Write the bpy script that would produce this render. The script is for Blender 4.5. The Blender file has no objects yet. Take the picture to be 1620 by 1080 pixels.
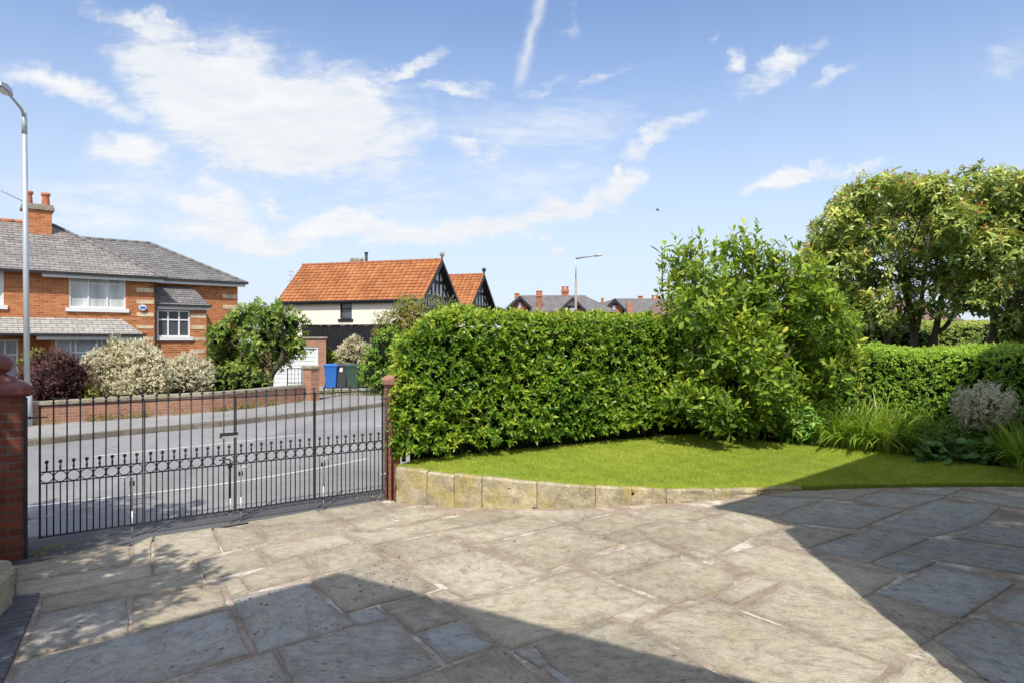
import bpy, math, random
import numpy as np
from mathutils import Vector, Matrix, noise as mnoise

random.seed(7)
RNG = np.random.default_rng(11)
scene = bpy.context.scene
COL = scene.collection
F = 1080.0                      # focal length in pixels of the 1620 px wide photograph
EYE = 2.0                       # eye height above the paving


def at(px, py, Y):
    """point at distance Y seen at pixel (px, py)"""
    return Vector(((px - 810) / F * Y, Y, EYE - (py - 540) / F * Y))


def gnd(px, py, z=0.0):
    """point on the level z seen at pixel (px, py)"""
    Y = (EYE - z) * F / (py - 540)
    return Vector(((px - 810) / F * Y, Y, z))


# ------------------------------------------------------------------ objects
def tag(o, label=None, cat=None, group=None, kind=None):
    if label: o['label'] = label
    if cat: o['category'] = cat
    if group: o['group'] = group
    if kind: o['kind'] = kind
    return o


def empty(name, loc, label, cat, group=None, rz=0.0):
    o = bpy.data.objects.new(name, None)
    COL.objects.link(o)
    o.location = loc
    o.rotation_euler = (0, 0, rz)
    o.empty_display_size = 0.2
    return tag(o, label, cat, group)


def link_mesh(me, name, parent=None, local=False):
    o = bpy.data.objects.new(name, me)
    COL.objects.link(o)
    if parent is not None:
        o.parent = parent
    return o


def root_offset(parent):
    v = Vector((0, 0, 0))
    p = parent
    while p is not None:
        v = v + Vector(p.location)
        p = p.parent
    return v


def copy_tree(o, parent=None):
    c = o.copy()
    COL.objects.link(c)
    c.parent = parent
    for ch in list(o.children):
        copy_tree(ch, c)
    return c


# ------------------------------------------------------------------ general mesh builder
class MB:
    def __init__(self):
        self.v = []; self.f = []; self.m = []; self.s = []; self.tone = []; self.g = {}

    def add(self, vs, fs, mat=0, smooth=False, tone=None):
        b = len(self.v)
        self.v += [tuple(x) for x in vs]
        t = random.random() if tone is None else tone
        self.tone += [t] * len(vs)
        for f in fs:
            self.f.append([i + b for i in f]); self.m.append(mat); self.s.append(smooth)

    def obox(self, o, ax, ay, az, mat=0, tone=None):
        """box from corner o with edge vectors"""
        o = Vector(o); ax = Vector(ax); ay = Vector(ay); az = Vector(az)
        if ax.cross(ay).dot(az) < 0:
            o = o + ax; ax = -ax
        p = [o, o + ax, o + ax + ay, o + ay]
        q = [x + az for x in p]
        self.add(p + q, [(3, 2, 1, 0), (4, 5, 6, 7), (0, 1, 5, 4), (1, 2, 6, 5), (2, 3, 7, 6), (3, 0, 4, 7)], mat, False, tone)

    def box(self, c, s, rz=0.0, mat=0, tone=None):
        c = Vector(c); ca, sa = math.cos(rz), math.sin(rz)
        ax = Vector((ca * s[0], sa * s[0], 0)); ay = Vector((-sa * s[1], ca * s[1], 0)); az = Vector((0, 0, s[2]))
        self.obox(c - ax / 2 - ay / 2 - az / 2, ax, ay, az, mat, tone)

    def cbox(self, c, s, rz=0.0, ch=0.01, mat=0, tone=None):
        """box with chamfered top edges and vertical edges"""
        ca, sa = math.cos(rz), math.sin(rz)
        hx, hy = s[0] / 2, s[1] / 2
        def ring(ix, z):
            x, y = hx - ix, hy - ix
            k = ch
            pts = [(-x + k, -y), (x - k, -y), (x, -y + k), (x, y - k), (x - k, y), (-x + k, y), (-x, y - k), (-x, -y + k)]
            return [Vector((c[0] + ca * a - sa * b, c[1] + sa * a + ca * b, z)) for a, b in pts]
        z0, z1 = c[2] - s[2] / 2, c[2] + s[2] / 2
        R = [ring(0, z0), ring(0, z1 - ch), ring(ch, z1)]
        self.rings(R, mat, False, True, tone)

    def rings(self, R, mat=0, smooth=False, caps=True, tone=None):
        n = len(R[0]); vs = [p for r in R for p in r]; fs = []
        for i in range(len(R) - 1):
            for j in range(n):
                k = (j + 1) % n
                fs.append((i * n + j, i * n + k, (i + 1) * n + k, (i + 1) * n + j))
        if caps:
            fs.append(tuple(reversed(range(n))))
            fs.append(tuple((len(R) - 1) * n + j for j in range(n)))
        self.add(vs, fs, mat, smooth, tone)

    def tube(self, pts, rad, n=8, mat=0, smooth=True, tone=None):
        pts = [Vector(p) for p in pts]
        if not hasattr(rad, '__len__'): rad = [rad] * len(pts)
        R = []
        side = None
        for i, p in enumerate(pts):
            d = (pts[min(i + 1, len(pts) - 1)] - pts[max(i - 1, 0)])
            if d.length < 1e-9: d = Vector((0, 0, 1))
            d.normalize()
            if side is None:
                side = d.cross(Vector((0, 0, 1)) if abs(d.z) < 0.9 else Vector((1, 0, 0))).normalized()
            side = (side - d * side.dot(d)).normalized()
            up = d.cross(side)
            R.append([p + (side * math.cos(2 * math.pi * j / n) + up * math.sin(2 * math.pi * j / n)) * rad[i] for j in range(n)])
        self.rings(R, mat, smooth, True, tone)

    def lathe(self, c, prof, n=20, mat=0, smooth=True, tone=None):
        c = Vector(c)
        R = [[c + Vector((r * math.cos(2 * math.pi * j / n), r * math.sin(2 * math.pi * j / n), z)) for j in range(n)] for r, z in prof]
        self.rings(R, mat, smooth, True, tone)

    def prism(self, poly, z0, z1, mat=0, tone=None):
        a = [Vector((p[0], p[1], z0)) for p in poly]; b = [Vector((p[0], p[1], z1)) for p in poly]
        self.rings([a, b], mat, False, True, tone)

    def face(self, vs, mat=0, smooth=False, tone=None):
        self.add(vs, [tuple(range(len(vs)))], mat, smooth, tone)

    def build(self, name, mats, parent=None, world=True):
        off = root_offset(parent) if (parent is not None and world) else Vector((0, 0, 0))
        me = bpy.data.meshes.new(name)
        me.from_pydata([(x - off.x, y - off.y, z - off.z) for x, y, z in self.v], [], self.f)
        if not isinstance(mats, (list, tuple)): mats = [mats]
        for m in mats: me.materials.append(m)
        me.polygons.foreach_set('material_index', self.m)
        me.polygons.foreach_set('use_smooth', self.s)
        me.update()
        # metric UV: u along the horizontal, v up the slope
        uv = me.uv_layers.new(name='UVMap')
        data = np.zeros(len(me.loops) * 2)
        V = self.v
        for p in me.polygons:
            n = p.normal
            h = math.hypot(n.x, n.y)
            if h < 0.12:
                t = Vector((1, 0, 0)); w = Vector((0, 1, 0))
            else:
                t = Vector((-n.y / h, n.x / h, 0)); w = n.cross(t)
            for li in p.loop_indices:
                q = Vector(V[me.loops[li].vertex_index])
                data[2 * li] = q.dot(t); data[2 * li + 1] = q.dot(w)
        uv.data.foreach_set('uv', data)
        ca = me.color_attributes.new('tint', 'FLOAT_COLOR', 'POINT')
        arr = np.ones((len(self.v), 4)); arr[:, 0] = self.tone; arr[:, 1] = self.tone
        for i_, g_ in self.g.items(): arr[i_, 1] = g_
        ca.data.foreach_set('color', arr.ravel())
        return link_mesh(me, name, parent)


# ------------------------------------------------------------------ numpy triangle meshes for foliage
class TM:
    def __init__(self):
        self.V = []; self.T = []; self.M = []; self.C = []; self.n = 0

    def add(self, v, t, mat, c):
        self.V.append(v.astype(np.float32)); self.T.append(t + self.n)
        self.M.append(np.full(len(t), mat, np.int32)); self.C.append(c.astype(np.float32)); self.n += len(v)

    def leaves(self, P, D, N, L, W, tint, shade=None, fold=0.25, droop=0.15, mat=0, wide=0.45):
        n = len(P)
        if n == 0: return
        D = D / np.linalg.norm(D, axis=1, keepdims=True)
        S = np.cross(D, N); S /= (np.linalg.norm(S, axis=1, keepdims=True) + 1e-9)
        U = np.cross(S, D)
        L = L[:, None]; W = W[:, None]
        base = P
        mid = P + D * L * wide
        l = mid - S * W * 0.5 + U * W * fold
        r = mid + S * W * 0.5 + U * W * fold
        t = P + D * L - U * L * droop
        m2 = P + D * L * 0.62 - U * L * droop * 0.25
        v = np.stack([base, l, r, m2, t], 1).reshape(-1, 3)
        i = (np.arange(n) * 5)[:, None]
        tr = np.concatenate([i + np.array([[0, 2, 3]]), i + np.array([[0, 3, 1]]), i + np.array([[2, 4, 3]]), i + np.array([[1, 3, 4]])], 0)
        c = np.ones((n, 4)); c[:, 0] = tint; c[:, 1] = 1.0 if shade is None else shade
        self.add(v, tr, mat, np.repeat(c, 5, 0))

    def bigleaves(self, P, D, N, L, W, tint, fold=0.2, droop=0.15, mat=0):
        n = len(P)
        D = D / np.linalg.norm(D, axis=1, keepdims=True)
        S = np.cross(D, N); S /= (np.linalg.norm(S, axis=1, keepdims=True) + 1e-9)
        U = np.cross(S, D); L = L[:, None]; W = W[:, None]
        def pt(f, w): return P + D * L * f - U * L * droop * f * f + S * W * 0.5 * w + U * W * fold * abs(w) * .5
        v = np.stack([pt(0, 0), pt(.3, -.75), pt(.3, 0), pt(.3, .75), pt(.68, -.95), pt(.68, 0), pt(.68, .95), pt(1, 0)], 1).reshape(-1, 3)
        f = np.array([(0, 2, 1), (0, 3, 2), (1, 2, 4), (2, 5, 4), (2, 3, 5), (3, 6, 5), (4, 5, 7), (5, 6, 7)])
        T_ = ((np.arange(n) * 8)[:, None, None] + f[None]).reshape(-1, 3)
        c = np.ones((n, 4)); c[:, 0] = tint
        self.add(v, T_, mat, np.repeat(c, 8, 0))

    def shoots(self, P, D, k, length, L, W, mat=0, tint0=None, spread=(1.25, 0.35), lj=0.3, droop=0.15, fold=0.25, up=0.25, tj=0.18, shade=None, wide=0.45, big=False):
        """k leaves spiralling along each shoot P + D*length"""
        n = len(P)
        if n == 0: return
        D = D / np.linalg.norm(D, axis=1, keepdims=True)
        A = np.cross(D, RNG.normal(size=(n, 3))); A /= np.linalg.norm(A, axis=1, keepdims=True)
        B = np.cross(D, A)
        if tint0 is None: tint0 = RNG.random(n)
        for j in range(k):
            f = (j + 0.5) / k
            phi = j * 2.4 + RNG.normal(0, 0.35, n)
            al = spread[0] + (spread[1] - spread[0]) * f + RNG.normal(0, 0.2, n)
            R = A * np.cos(phi)[:, None] + B * np.sin(phi)[:, None]
            d = D * np.cos(al)[:, None] + R * np.sin(al)[:, None]
            d[:, 2] += RNG.normal(0, 0.12, n)
            nn = D * np.sin(al)[:, None] - R * np.cos(al)[:, None]
            nn[:, 2] += up
            nn += RNG.normal(0, 0.22, (n, 3))
            p = P + D * (length * f)[:, None] if hasattr(length, '__len__') else P + D * (length * f)
            ll = L * (1 + RNG.normal(0, lj, n)).clip(0.5, 1.6) * (0.8 + 0.4 * math.sin(math.pi * min(1, f + 0.15)))
            ww = W / L * ll * RNG.uniform(0.8, 1.2, n)
            if big:
                self.bigleaves(p, d, nn, ll, ww, (tint0 + RNG.normal(0, tj, n) + 0.15 * (f - 0.5)).clip(0, 1), fold, droop, mat); continue
            self.leaves(p, d, nn, ll, ww, (tint0 + RNG.normal(0, tj, n) + 0.15 * (f - 0.5)).clip(0, 1), None if shade is None else shade, fold, droop, mat, wide)

    def quadmesh(self, grid, mat, tint=0.3):
        """grid: (a,b,3) points -> triangles"""
        a, b = grid.shape[:2]
        idx = np.arange(a * b).reshape(a, b)
        q = np.stack([idx[:-1, :-1], idx[1:, :-1], idx[1:, 1:], idx[:-1, 1:]], -1).reshape(-1, 4)
        t = np.concatenate([q[:, [0, 1, 2]], q[:, [0, 2, 3]]], 0)
        c = np.ones((a * b, 4)); c[:, 0] = tint
        self.add(grid.reshape(-1, 3), t, mat, c)

    def tube(self, pts, rad, n=6, mat=1):
        mb = MB(); mb.tube(pts, rad, n)
        v = np.array(mb.v); tris = []
        for f in mb.f:
            for i in range(1, len(f) - 1): tris.append((f[0], f[i], f[i + 1]))
        c = np.ones((len(v), 4)); c[:, 0] = random.random()
        self.add(v, np.array(tris), mat, c)

    def blob(self, c, r, mat, tint=0.2, amp=0.25, nu=14, nv=9):
        th = np.linspace(0, 2 * np.pi, nu); ph = np.linspace(0.02, np.pi - 0.02, nv)
        T, Pp = np.meshgrid(th, ph, indexing='ij')
        d = np.stack([np.sin(Pp) * np.cos(T), np.sin(Pp) * np.sin(T), np.cos(Pp)], -1)
        ph0 = RNG.random(3) * 6
        k = 1 + amp * (np.sin(3 * d[..., 0] + ph0[0]) * np.sin(4 * d[..., 1] + ph0[1]) + 0.5 * np.sin(6 * d[..., 2] + ph0[2]))
        k[-1] = k[0]
        self.quadmesh(np.array(c) + d * np.array(r) * k[..., None], mat, tint)

    def build(self, name, mats, parent=None, smooth=False):
        V = np.concatenate(self.V); T = np.concatenate(self.T).astype(np.int32); M = np.concatenate(self.M); C = np.concatenate(self.C)
        if parent is not None:
            V = V - np.array(root_offset(parent), np.float32)
        me = bpy.data.meshes.new(name)
        me.vertices.add(len(V)); me.vertices.foreach_set('co', V.astype(np.float32).ravel())
        me.loops.add(T.size); me.loops.foreach_set('vertex_index', T.ravel())
        me.polygons.add(len(T)); me.polygons.foreach_set('loop_start', np.arange(len(T), dtype=np.int32) * 3)
        try: me.polygons.foreach_set('loop_total', np.full(len(T), 3, np.int32))
        except Exception: pass
        if not isinstance(mats, (list, tuple)): mats = [mats]
        for m in mats: me.materials.append(m)
        me.polygons.foreach_set('material_index', M)
        if smooth: me.polygons.foreach_set('use_smooth', np.ones(len(T), bool))
        me.update(calc_edges=True)
        ca = me.color_attributes.new('tint', 'FLOAT_COLOR', 'POINT')
        ca.data.foreach_set('color', C.ravel())
        me.validate()
        return link_mesh(me, name, parent)


def rnd_dirs(n, zmin=-1.0):
    z = RNG.uniform(zmin, 1, n); a = RNG.uniform(0, 2 * np.pi, n); s = np.sqrt(1 - z * z)
    return np.stack([s * np.cos(a), s * np.sin(a), z], 1)


# ------------------------------------------------------------------ materials
class NT:
    def __init__(self, name):
        self.m = bpy.data.materials.new(name); self.m.use_nodes = True
        self.t = self.m.node_tree; self.t.nodes.clear()
        self.out = self.n('ShaderNodeOutputMaterial')

    def n(self, typ, **kw):
        nd = self.t.nodes.new(typ)
        for k, v in kw.items():
            if k.startswith('i_'):
                nd.inputs[k[2:].replace('_', ' ')].default_value = v
            else: setattr(nd, k, v)
        return nd

    def l(self, a, b): self.t.links.new(a, b)

    def noise(self, vec, scale, detail=4, rough=0.55, dist=0.0):
        nd = self.n('ShaderNodeTexNoise'); nd.inputs['Scale'].default_value = scale; nd.inputs['Detail'].default_value = detail
        nd.inputs['Roughness'].default_value = rough; nd.inputs['Distortion'].default_value = dist
        if vec is not None: self.l(vec, nd.inputs['Vector'])
        return nd.outputs['Fac']

    def ramp(self, fac, stops, interp='LINEAR'):
        nd = self.n('ShaderNodeValToRGB'); cr = nd.color_ramp; cr.interpolation = interp
        while len(cr.elements) > 1: cr.elements.remove(cr.elements[-1])
        cr.elements[0].position = stops[0][0]; cr.elements[0].color = tuple(stops[0][1]) + (1,)
        for p, c in stops[1:]:
            e = cr.elements.new(p); e.color = tuple(c) + (1,)
        self.l(fac, nd.inputs[0]); return nd.outputs[0]

    def mix(self, fac, a, b, mode='MIX'):
        nd = self.n('ShaderNodeMix', data_type='RGBA', blend_type=mode)
        for v, s in ((fac, nd.inputs[0]), (a, nd.inputs[6]), (b, nd.inputs[7])):
            if hasattr(v, 'node'): self.l(v, s)
            elif isinstance(v, (int, float)): s.default_value = v
            else: s.default_value = tuple(v) + (1,)
        return nd.outputs[2]

    def math(self, op, a, b=0.0, clamp=False):
        nd = self.n('ShaderNodeMath', operation=op, use_clamp=clamp)
        for v, s in ((a, nd.inputs[0]), (b, nd.inputs[1])):
            if hasattr(v, 'node'): self.l(v, s)
            else: s.default_value = v
        return nd.outputs[0]

    def mapping(self, vec, scale=(1, 1, 1), rot=(0, 0, 0)):
        nd = self.n('ShaderNodeMapping'); nd.inputs['Scale'].default_value = scale; nd.inputs['Rotation'].default_value = rot
        self.l(vec, nd.inputs['Vector']); return nd.outputs[0]

    def pos(self): return self.n('ShaderNodeNewGeometry').outputs['Position']
    def obj(self): return self.n('ShaderNodeTexCoord').outputs['Object']
    def uv(self): return self.n('ShaderNodeTexCoord').outputs['UV']
    def tint(self):
        a = self.n('ShaderNodeAttribute', attribute_name='tint')
        s = self.n('ShaderNodeSeparateColor'); self.l(a.outputs['Color'], s.inputs[0]); return s.outputs[0], s.outputs[1]

    def bump(self, h, strength=0.3, dist=0.01):
        nd = self.n('ShaderNodeBump'); nd.inputs['Strength'].default_value = strength; nd.inputs['Distance'].default_value = dist
        self.l(h, nd.inputs['Height']); return nd.outputs[0]

    def pbsdf(self, color, rough=0.7, metal=0.0, normal=None, spec=0.5, coat=0.0):
        p = self.n('ShaderNodeBsdfPrincipled')
        for v, s in ((color, 'Base Color'), (rough, 'Roughness')):
            if hasattr(v, 'node'): self.l(v, p.inputs[s])
            elif isinstance(v, (int, float)): p.inputs[s].default_value = v
            else: p.inputs[s].default_value = tuple(v) + (1,)
        p.inputs['Metallic'].default_value = metal
        p.inputs['Specular IOR Level'].default_value = spec
        p.inputs['Coat Weight'].default_value = coat
        if normal is not None: self.l(normal, p.inputs['Normal'])
        return p.outputs[0]

    def done(self, sh):
        self.l(sh, self.out.inputs[0]); return self.m


def m_plain(name, c, rough=0.6, metal=0.0, var=0.15, scale=6.0, bump=0.0, spec=0.5, coat=0.0):
    t = NT(name); v = t.obj()
    n1 = t.noise(v, scale, 5); n2 = t.noise(v, scale * 7, 3)
    d = tuple(x * (1 - var) for x in c); b = tuple(min(1, x * (1 + var)) for x in c)
    col = t.ramp(t.math('ADD', t.math('MULTIPLY', n1, 0.65), t.math('MULTIPLY', n2, 0.35)), [(0.3, d), (0.7, b)])
    nm = t.bump(n2, bump, 0.01) if bump else None
    return t.done(t.pbsdf(col, rough, metal, nm, spec, coat))


def m_brick(name, c1, c2, mortar, bw=0.225, bh=0.075, ms=0.01, rough=0.85, dirt=0.25):
    t = NT(name); uv = t.uv()
    b = t.n('ShaderNodeTexBrick'); b.offset = 0.5
    b.inputs['Scale'].default_value = 1.0; b.inputs['Brick Width'].default_value = bw; b.inputs['Row Height'].default_value = bh
    b.inputs['Mortar Size'].default_value = ms; b.inputs['Mortar Smooth'].default_value = 0.2; b.inputs['Bias'].default_value = 0.0
    b.inputs['Color1'].default_value = (0, 0, 0, 1); b.inputs['Color2'].default_value = (1, 1, 1, 1); b.inputs['Mortar'].default_value = (0.5, 0.5, 0.5, 1)
    t.l(uv, b.inputs['Vector'])
    pv = t.pos()
    big = t.noise(pv, 0.9, 5); fine = t.noise(pv, 40, 4)
    base = t.mix(b.outputs['Color'], c1, c2)
    base = t.mix(t.math('MULTIPLY', t.ramp(big, [(0.45, (0, 0, 0)), (0.75, (1, 1, 1))]), dirt), base, tuple(x * 0.45 for x in c1))
    base = t.mix(0.35, base, t.ramp(fine, [(0.3, (0.3, 0.3, 0.3)), (0.7, (1, 1, 1))]), 'MULTIPLY')
    col = t.mix(b.outputs['Fac'], base, mortar)
    h = t.math('ADD', t.math('MULTIPLY', t.math('SUBTRACT', 1.0, b.outputs['Fac']), 0.8), t.math('MULTIPLY', fine, 0.4))
    return t.done(t.pbsdf(col, rough, 0, t.bump(h, 0.6, 0.008), 0.3))


def m_leaf(name, stops, rough=0.4, transl=0.3, spec=0.5, tcol=None, gain=1.0):
    t = NT(name)
    stops = [(p, tuple(min(0.85, x * gain) for x in c)) for p, c in stops]
    r, g = t.tint()
    c = t.ramp(r, stops)
    geo = t.n('ShaderNodeNewGeometry')
    c2 = t.mix(geo.outputs['Backfacing'], c, t.mix(0.4, c, (0.16, 0.2, 0.06)))
    bs = t.pbsdf(c2, rough, 0, None, spec)
    tr = t.n('ShaderNodeBsdfTranslucent')
    tc = t.mix(1.0, c, tcol or (1.0, 1.0, 0.45), 'MULTIPLY')
    tc = t.mix(0.5, tc, c)
    t.l(tc, tr.inputs[0])
    mx = t.n('ShaderNodeMixShader'); mx.inputs[0].default_value = transl
    t.l(bs, mx.inputs[1]); t.l(tr.outputs[0], mx.inputs[2])
    return t.done(mx.outputs[0])


def m_bark(name, c=(0.11, 0.085, 0.06)):
    t = NT(name); v = t.pos()
    n = t.noise(t.mapping(v, (14, 14, 3)), 1.0, 6, 0.65); n2 = t.noise(v, 3, 3)
    col = t.ramp(n, [(0.3, tuple(x * 0.4 for x in c)), (0.55, c), (0.75, tuple(x * 1.7 for x in c))])
    col = t.mix(t.math('MULTIPLY', n2, 0.4), col, (0.09, 0.11, 0.05))
    return t.done(t.pbsdf(col, 0.9, 0, t.bump(n, 0.8, 0.02), 0.2))

# ------------------------------------------------------------------ material library
def m_flag():
    t = NT('york stone'); v = t.pos(); r, g = t.tint()
    base = t.ramp(r, [(0.0, (0.42, 0.42, 0.405)), (0.12, (0.42, 0.395, 0.355)), (0.25, (0.41, 0.365, 0.29)), (0.42, (0.44, 0.385, 0.285)), (0.55, (0.54, 0.475, 0.36)), (0.7, (0.49, 0.435, 0.325)), (0.85, (0.57, 0.505, 0.385)), (1.0, (0.48, 0.455, 0.405))])
    off = t.n('ShaderNodeCombineXYZ'); t.l(t.math('MULTIPLY', r, 37.0), off.inputs[0]); t.l(t.math('MULTIPLY', r, 91.0), off.inputs[1])
    add = t.n('ShaderNodeVectorMath', operation='ADD'); t.l(v, add.inputs[0]); t.l(off.outputs[0], add.inputs[1])
    vr = t.n('ShaderNodeVectorRotate', rotation_type='Z_AXIS'); t.l(add.outputs[0], vr.inputs['Vector']); t.l(t.math('MULTIPLY', r, 23.0), vr.inputs['Angle'])
    vv = vr.outputs[0]
    big = t.noise(vv, 1.6, 6, 0.6, 0.8)
    mid = t.noise(t.mapping(vv, (3.6, 8.5, 5), (0, 0, 0.62)), 1.0, 9, 0.66, 1.6)
    fine = t.noise(vv, 60, 5, 0.7)
    pale = t.ramp(big, [(0.5, (0, 0, 0)), (0.72, (1, 1, 1))])
    dark = t.ramp(mid, [(0.3, (1, 1, 1)), (0.46, (0, 0, 0))])
    c = t.mix(t.math('MULTIPLY', pale, 0.45), base, (0.58, 0.53, 0.44))
    c = t.mix(t.math('MULTIPLY', dark, 0.34), c, (0.19, 0.17, 0.125))
    moss = t.noise(vv, 3.1, 4, 0.6, 0.5)
    c = t.mix(t.math('MULTIPLY', t.ramp(moss, [(0.56, (0, 0, 0)), (0.7, (1, 1, 1))]), 0.4), c, (0.42, 0.38, 0.18))
    blot = t.noise(vv, 9, 5, 0.7, 0.3)
    c = t.mix(0.8, c, t.ramp(blot, [(0.25, (0.5, 0.5, 0.5)), (0.5, (0.95, 0.95, 0.95)), (0.75, (1.2, 1.2, 1.2))]), 'MULTIPLY')
    c = t.mix(0.7, c, t.ramp(fine, [(0.25, (0.55, 0.55, 0.55)), (0.6, (1.1, 1.1, 1.1))]), 'MULTIPLY')
    # riven pits
    vo = t.n('ShaderNodeTexVoronoi', feature='F1'); vo.inputs['Scale'].default_value = 1.0
    t.l(t.mapping(vv, (9, 19, 9), (0, 0, 0.62)), vo.inputs['Vector'])
    pit = t.ramp(vo.outputs['Distance'], [(0.13, (1, 1, 1)), (0.26, (0, 0, 0))])
    gate = t.math('MULTIPLY', t.ramp(t.noise(vv, 2.2, 2), [(0.44, (0, 0, 0)), (0.56, (1, 1, 1))]), t.ramp(vo.outputs['Color'], [(0.3, (0, 0, 0)), (0.5, (1, 1, 1))]))
    pit = t.math('MULTIPLY', t.math('MULTIPLY', pit, gate), t.ramp(r, [(0.0, (.9,) * 3), (0.34, (.9,) * 3), (0.45, (.22,) * 3), (1.0, (.12,) * 3)]))
    c = t.mix(t.math('MULTIPLY', pit, 0.9), c, (0.06, 0.055, 0.045))
    layer = t.ramp(mid, [(0.3, (0, 0, 0)), (0.42, (0.35, 0.35, 0.35)), (0.45, (0.7, 0.7, 0.7)), (0.62, (0.8, 0.8, 0.8)), (0.64, (1, 1, 1))])
    edge = t.math('MULTIPLY', t.math('SUBTRACT', 1.0, g), t.ramp(t.noise(v, 7, 5, 0.7), [(0.3, (.25,) * 3), (0.65, (1,) * 3)]))
    c = t.mix(t.math('MULTIPLY', edge, 0.62), c, (0.20, 0.17, 0.12))
    spk = t.ramp(t.noise(vv, 150, 3, 0.8), [(0.32, (.62,) * 3), (0.5, (1.0,) * 3), (0.7, (1.22,) * 3)])
    c = t.mix(0.8, c, spk, 'MULTIPLY')
    stain = t.ramp(t.noise(v, 0.55, 5, 0.65, .4), [(0.35, (.72, .70, .66)), (0.6, (1.06, 1.05, 1.03))])
    c = t.mix(0.9, c, stain, 'MULTIPLY')
    h = t.math('ADD', t.math('MULTIPLY', layer, .7), t.math('MULTIPLY', blot, 0.5))
    h = t.math('ADD', h, t.math('MULTIPLY', fine, 0.25))
    h = t.math('SUBTRACT', h, t.math('MULTIPLY', pit, 0.8))
    return t.done(t.pbsdf(c, t.ramp(big, [(0.3, (0.55,) * 3), (0.7, (0.8,) * 3)]), 0, t.bump(h, 0.75, 0.012), 0.35))


def m_mortar():
    t = NT('pink mortar'); v = t.pos()
    a = t.noise(v, 2.2, 5, 0.7, 0.4); f = t.noise(v, 45, 5, 0.75); m = t.noise(v, 4.5, 5, 0.7)
    c = t.ramp(a, [(0.3, (0.30, 0.235, 0.18)), (0.48, (0.46, 0.365, 0.285)), (0.56, (0.58, 0.48, 0.385)), (0.62, (0.82, 0.74, 0.64))])
    c = t.mix(t.ramp(m, [(0.60, (0, 0, 0)), (0.68, (0.5,) * 3)]), c, (0.27, 0.24, 0.08))
    c = t.mix(0.7, c, t.ramp(f, [(0.25, (0.4,) * 3), (0.65, (1.1,) * 3)]), 'MULTIPLY')
    return t.done(t.pbsdf(c, 0.95, 0, t.bump(f, 0.9, 0.02), 0.2))


def m_asphalt(name, c, warm=0.0):
    t = NT(name); v = t.pos()
    f = t.noise(v, 130, 4, 0.8); b = t.noise(t.mapping(v, (0.5, 0.25, 1), (0, 0, 0.7)), 1.0, 6, 0.6, 0.5); p = t.noise(v, 5, 5, 0.65)
    col = t.ramp(b, [(0.3, tuple(x * 0.78 for x in c)), (0.7, tuple(x * 1.18 for x in c))])
    col = t.mix(0.85, col, t.ramp(f, [(0.3, (0.55,) * 3), (0.5, (0.95,) * 3), (0.72, (1.6,) * 3)]), 'MULTIPLY')
    col = t.mix(0.5, col, t.ramp(p, [(0.3, (0.75,) * 3), (0.7, (1.15,) * 3)]), 'MULTIPLY')
    vo = t.n('ShaderNodeTexVoronoi', feature='DISTANCE_TO_EDGE'); vo.inputs['Scale'].default_value = .55; dv = t.n('ShaderNodeVectorMath', operation='ADD'); t.l(v, dv.inputs[0]); nz = t.n('ShaderNodeTexNoise'); nz.inputs['Scale'].default_value = 1.6; nz.inputs['Detail'].default_value = 6; t.l(v, nz.inputs['Vector']); t.l(nz.outputs['Color'], dv.inputs[1]); t.l(dv.outputs[0], vo.inputs['Vector'])
    crack = t.math('MULTIPLY', t.ramp(vo.outputs['Distance'], [(0.0, (1,) * 3), (0.012, (0,) * 3)]), t.ramp(t.noise(v, .5, 3), [(.5, (0,) * 3), (.6, (.55,) * 3)]))
    col = t.mix(crack, col, tuple(x * .4 for x in c))
    patch = t.ramp(t.noise(t.mapping(v, (.9, .35, 1), (0, 0, -.6)), 1.0, 3, .5), [(.60, (0,) * 3), (.62, (1,) * 3)])
    col = t.mix(t.math('MULTIPLY', patch, .25), col, tuple(x * .6 for x in c))
    return t.done(t.pbsdf(col, 0.85, 0, t.bump(f, 0.5, 0.006), 0.3))


def m_stone(name, c, lichen=(0.33, 0.27, 0.09), white=True):
    t = NT(name); v = t.pos(); r, g = t.tint()
    a = t.noise(v, 4, 6, 0.65, 0.4); f = t.noise(v, 30, 5, 0.7); l = t.noise(v, 2.6, 5, 0.6)
    base = t.ramp(r, [(0, tuple(x * 0.85 for x in c)), (1, tuple(x * 1.12 for x in c))])
    col = t.mix(t.ramp(a, [(0.35, (0.85,) * 3), (0.6, (0,) * 3)]), base, tuple(x * 0.5 for x in c))
    col = t.mix(t.ramp(l, [(0.48, (0,) * 3), (0.65, (0.75,) * 3)]), col, lichen)
    sep = t.n('ShaderNodeSeparateXYZ'); t.l(v, sep.inputs[0])
    if white:
        vo = t.n('ShaderNodeTexVoronoi'); vo.inputs['Scale'].default_value = 16; t.l(v, vo.inputs['Vector'])
        w = t.math('MULTIPLY', t.ramp(vo.outputs['Distance'], [(0.16, (1,) * 3), (0.28, (0,) * 3)]), t.ramp(t.noise(v, 3.3, 2), [(0.5, (0,) * 3), (0.6, (1,) * 3)]))
        col = t.mix(t.math('MULTIPLY', w, 0.75), col, (0.55, 0.53, 0.47))
    col = t.mix(0.7, col, t.ramp(f, [(0.3, (0.5,) * 3), (0.6, (1.1,) * 3)]), 'MULTIPLY')
    h = t.math('ADD', a, t.math('MULTIPLY', f, 0.5))
    return t.done(t.pbsdf(col, 0.9, 0, t.bump(h, 0.7, 0.015), 0.25))


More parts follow.
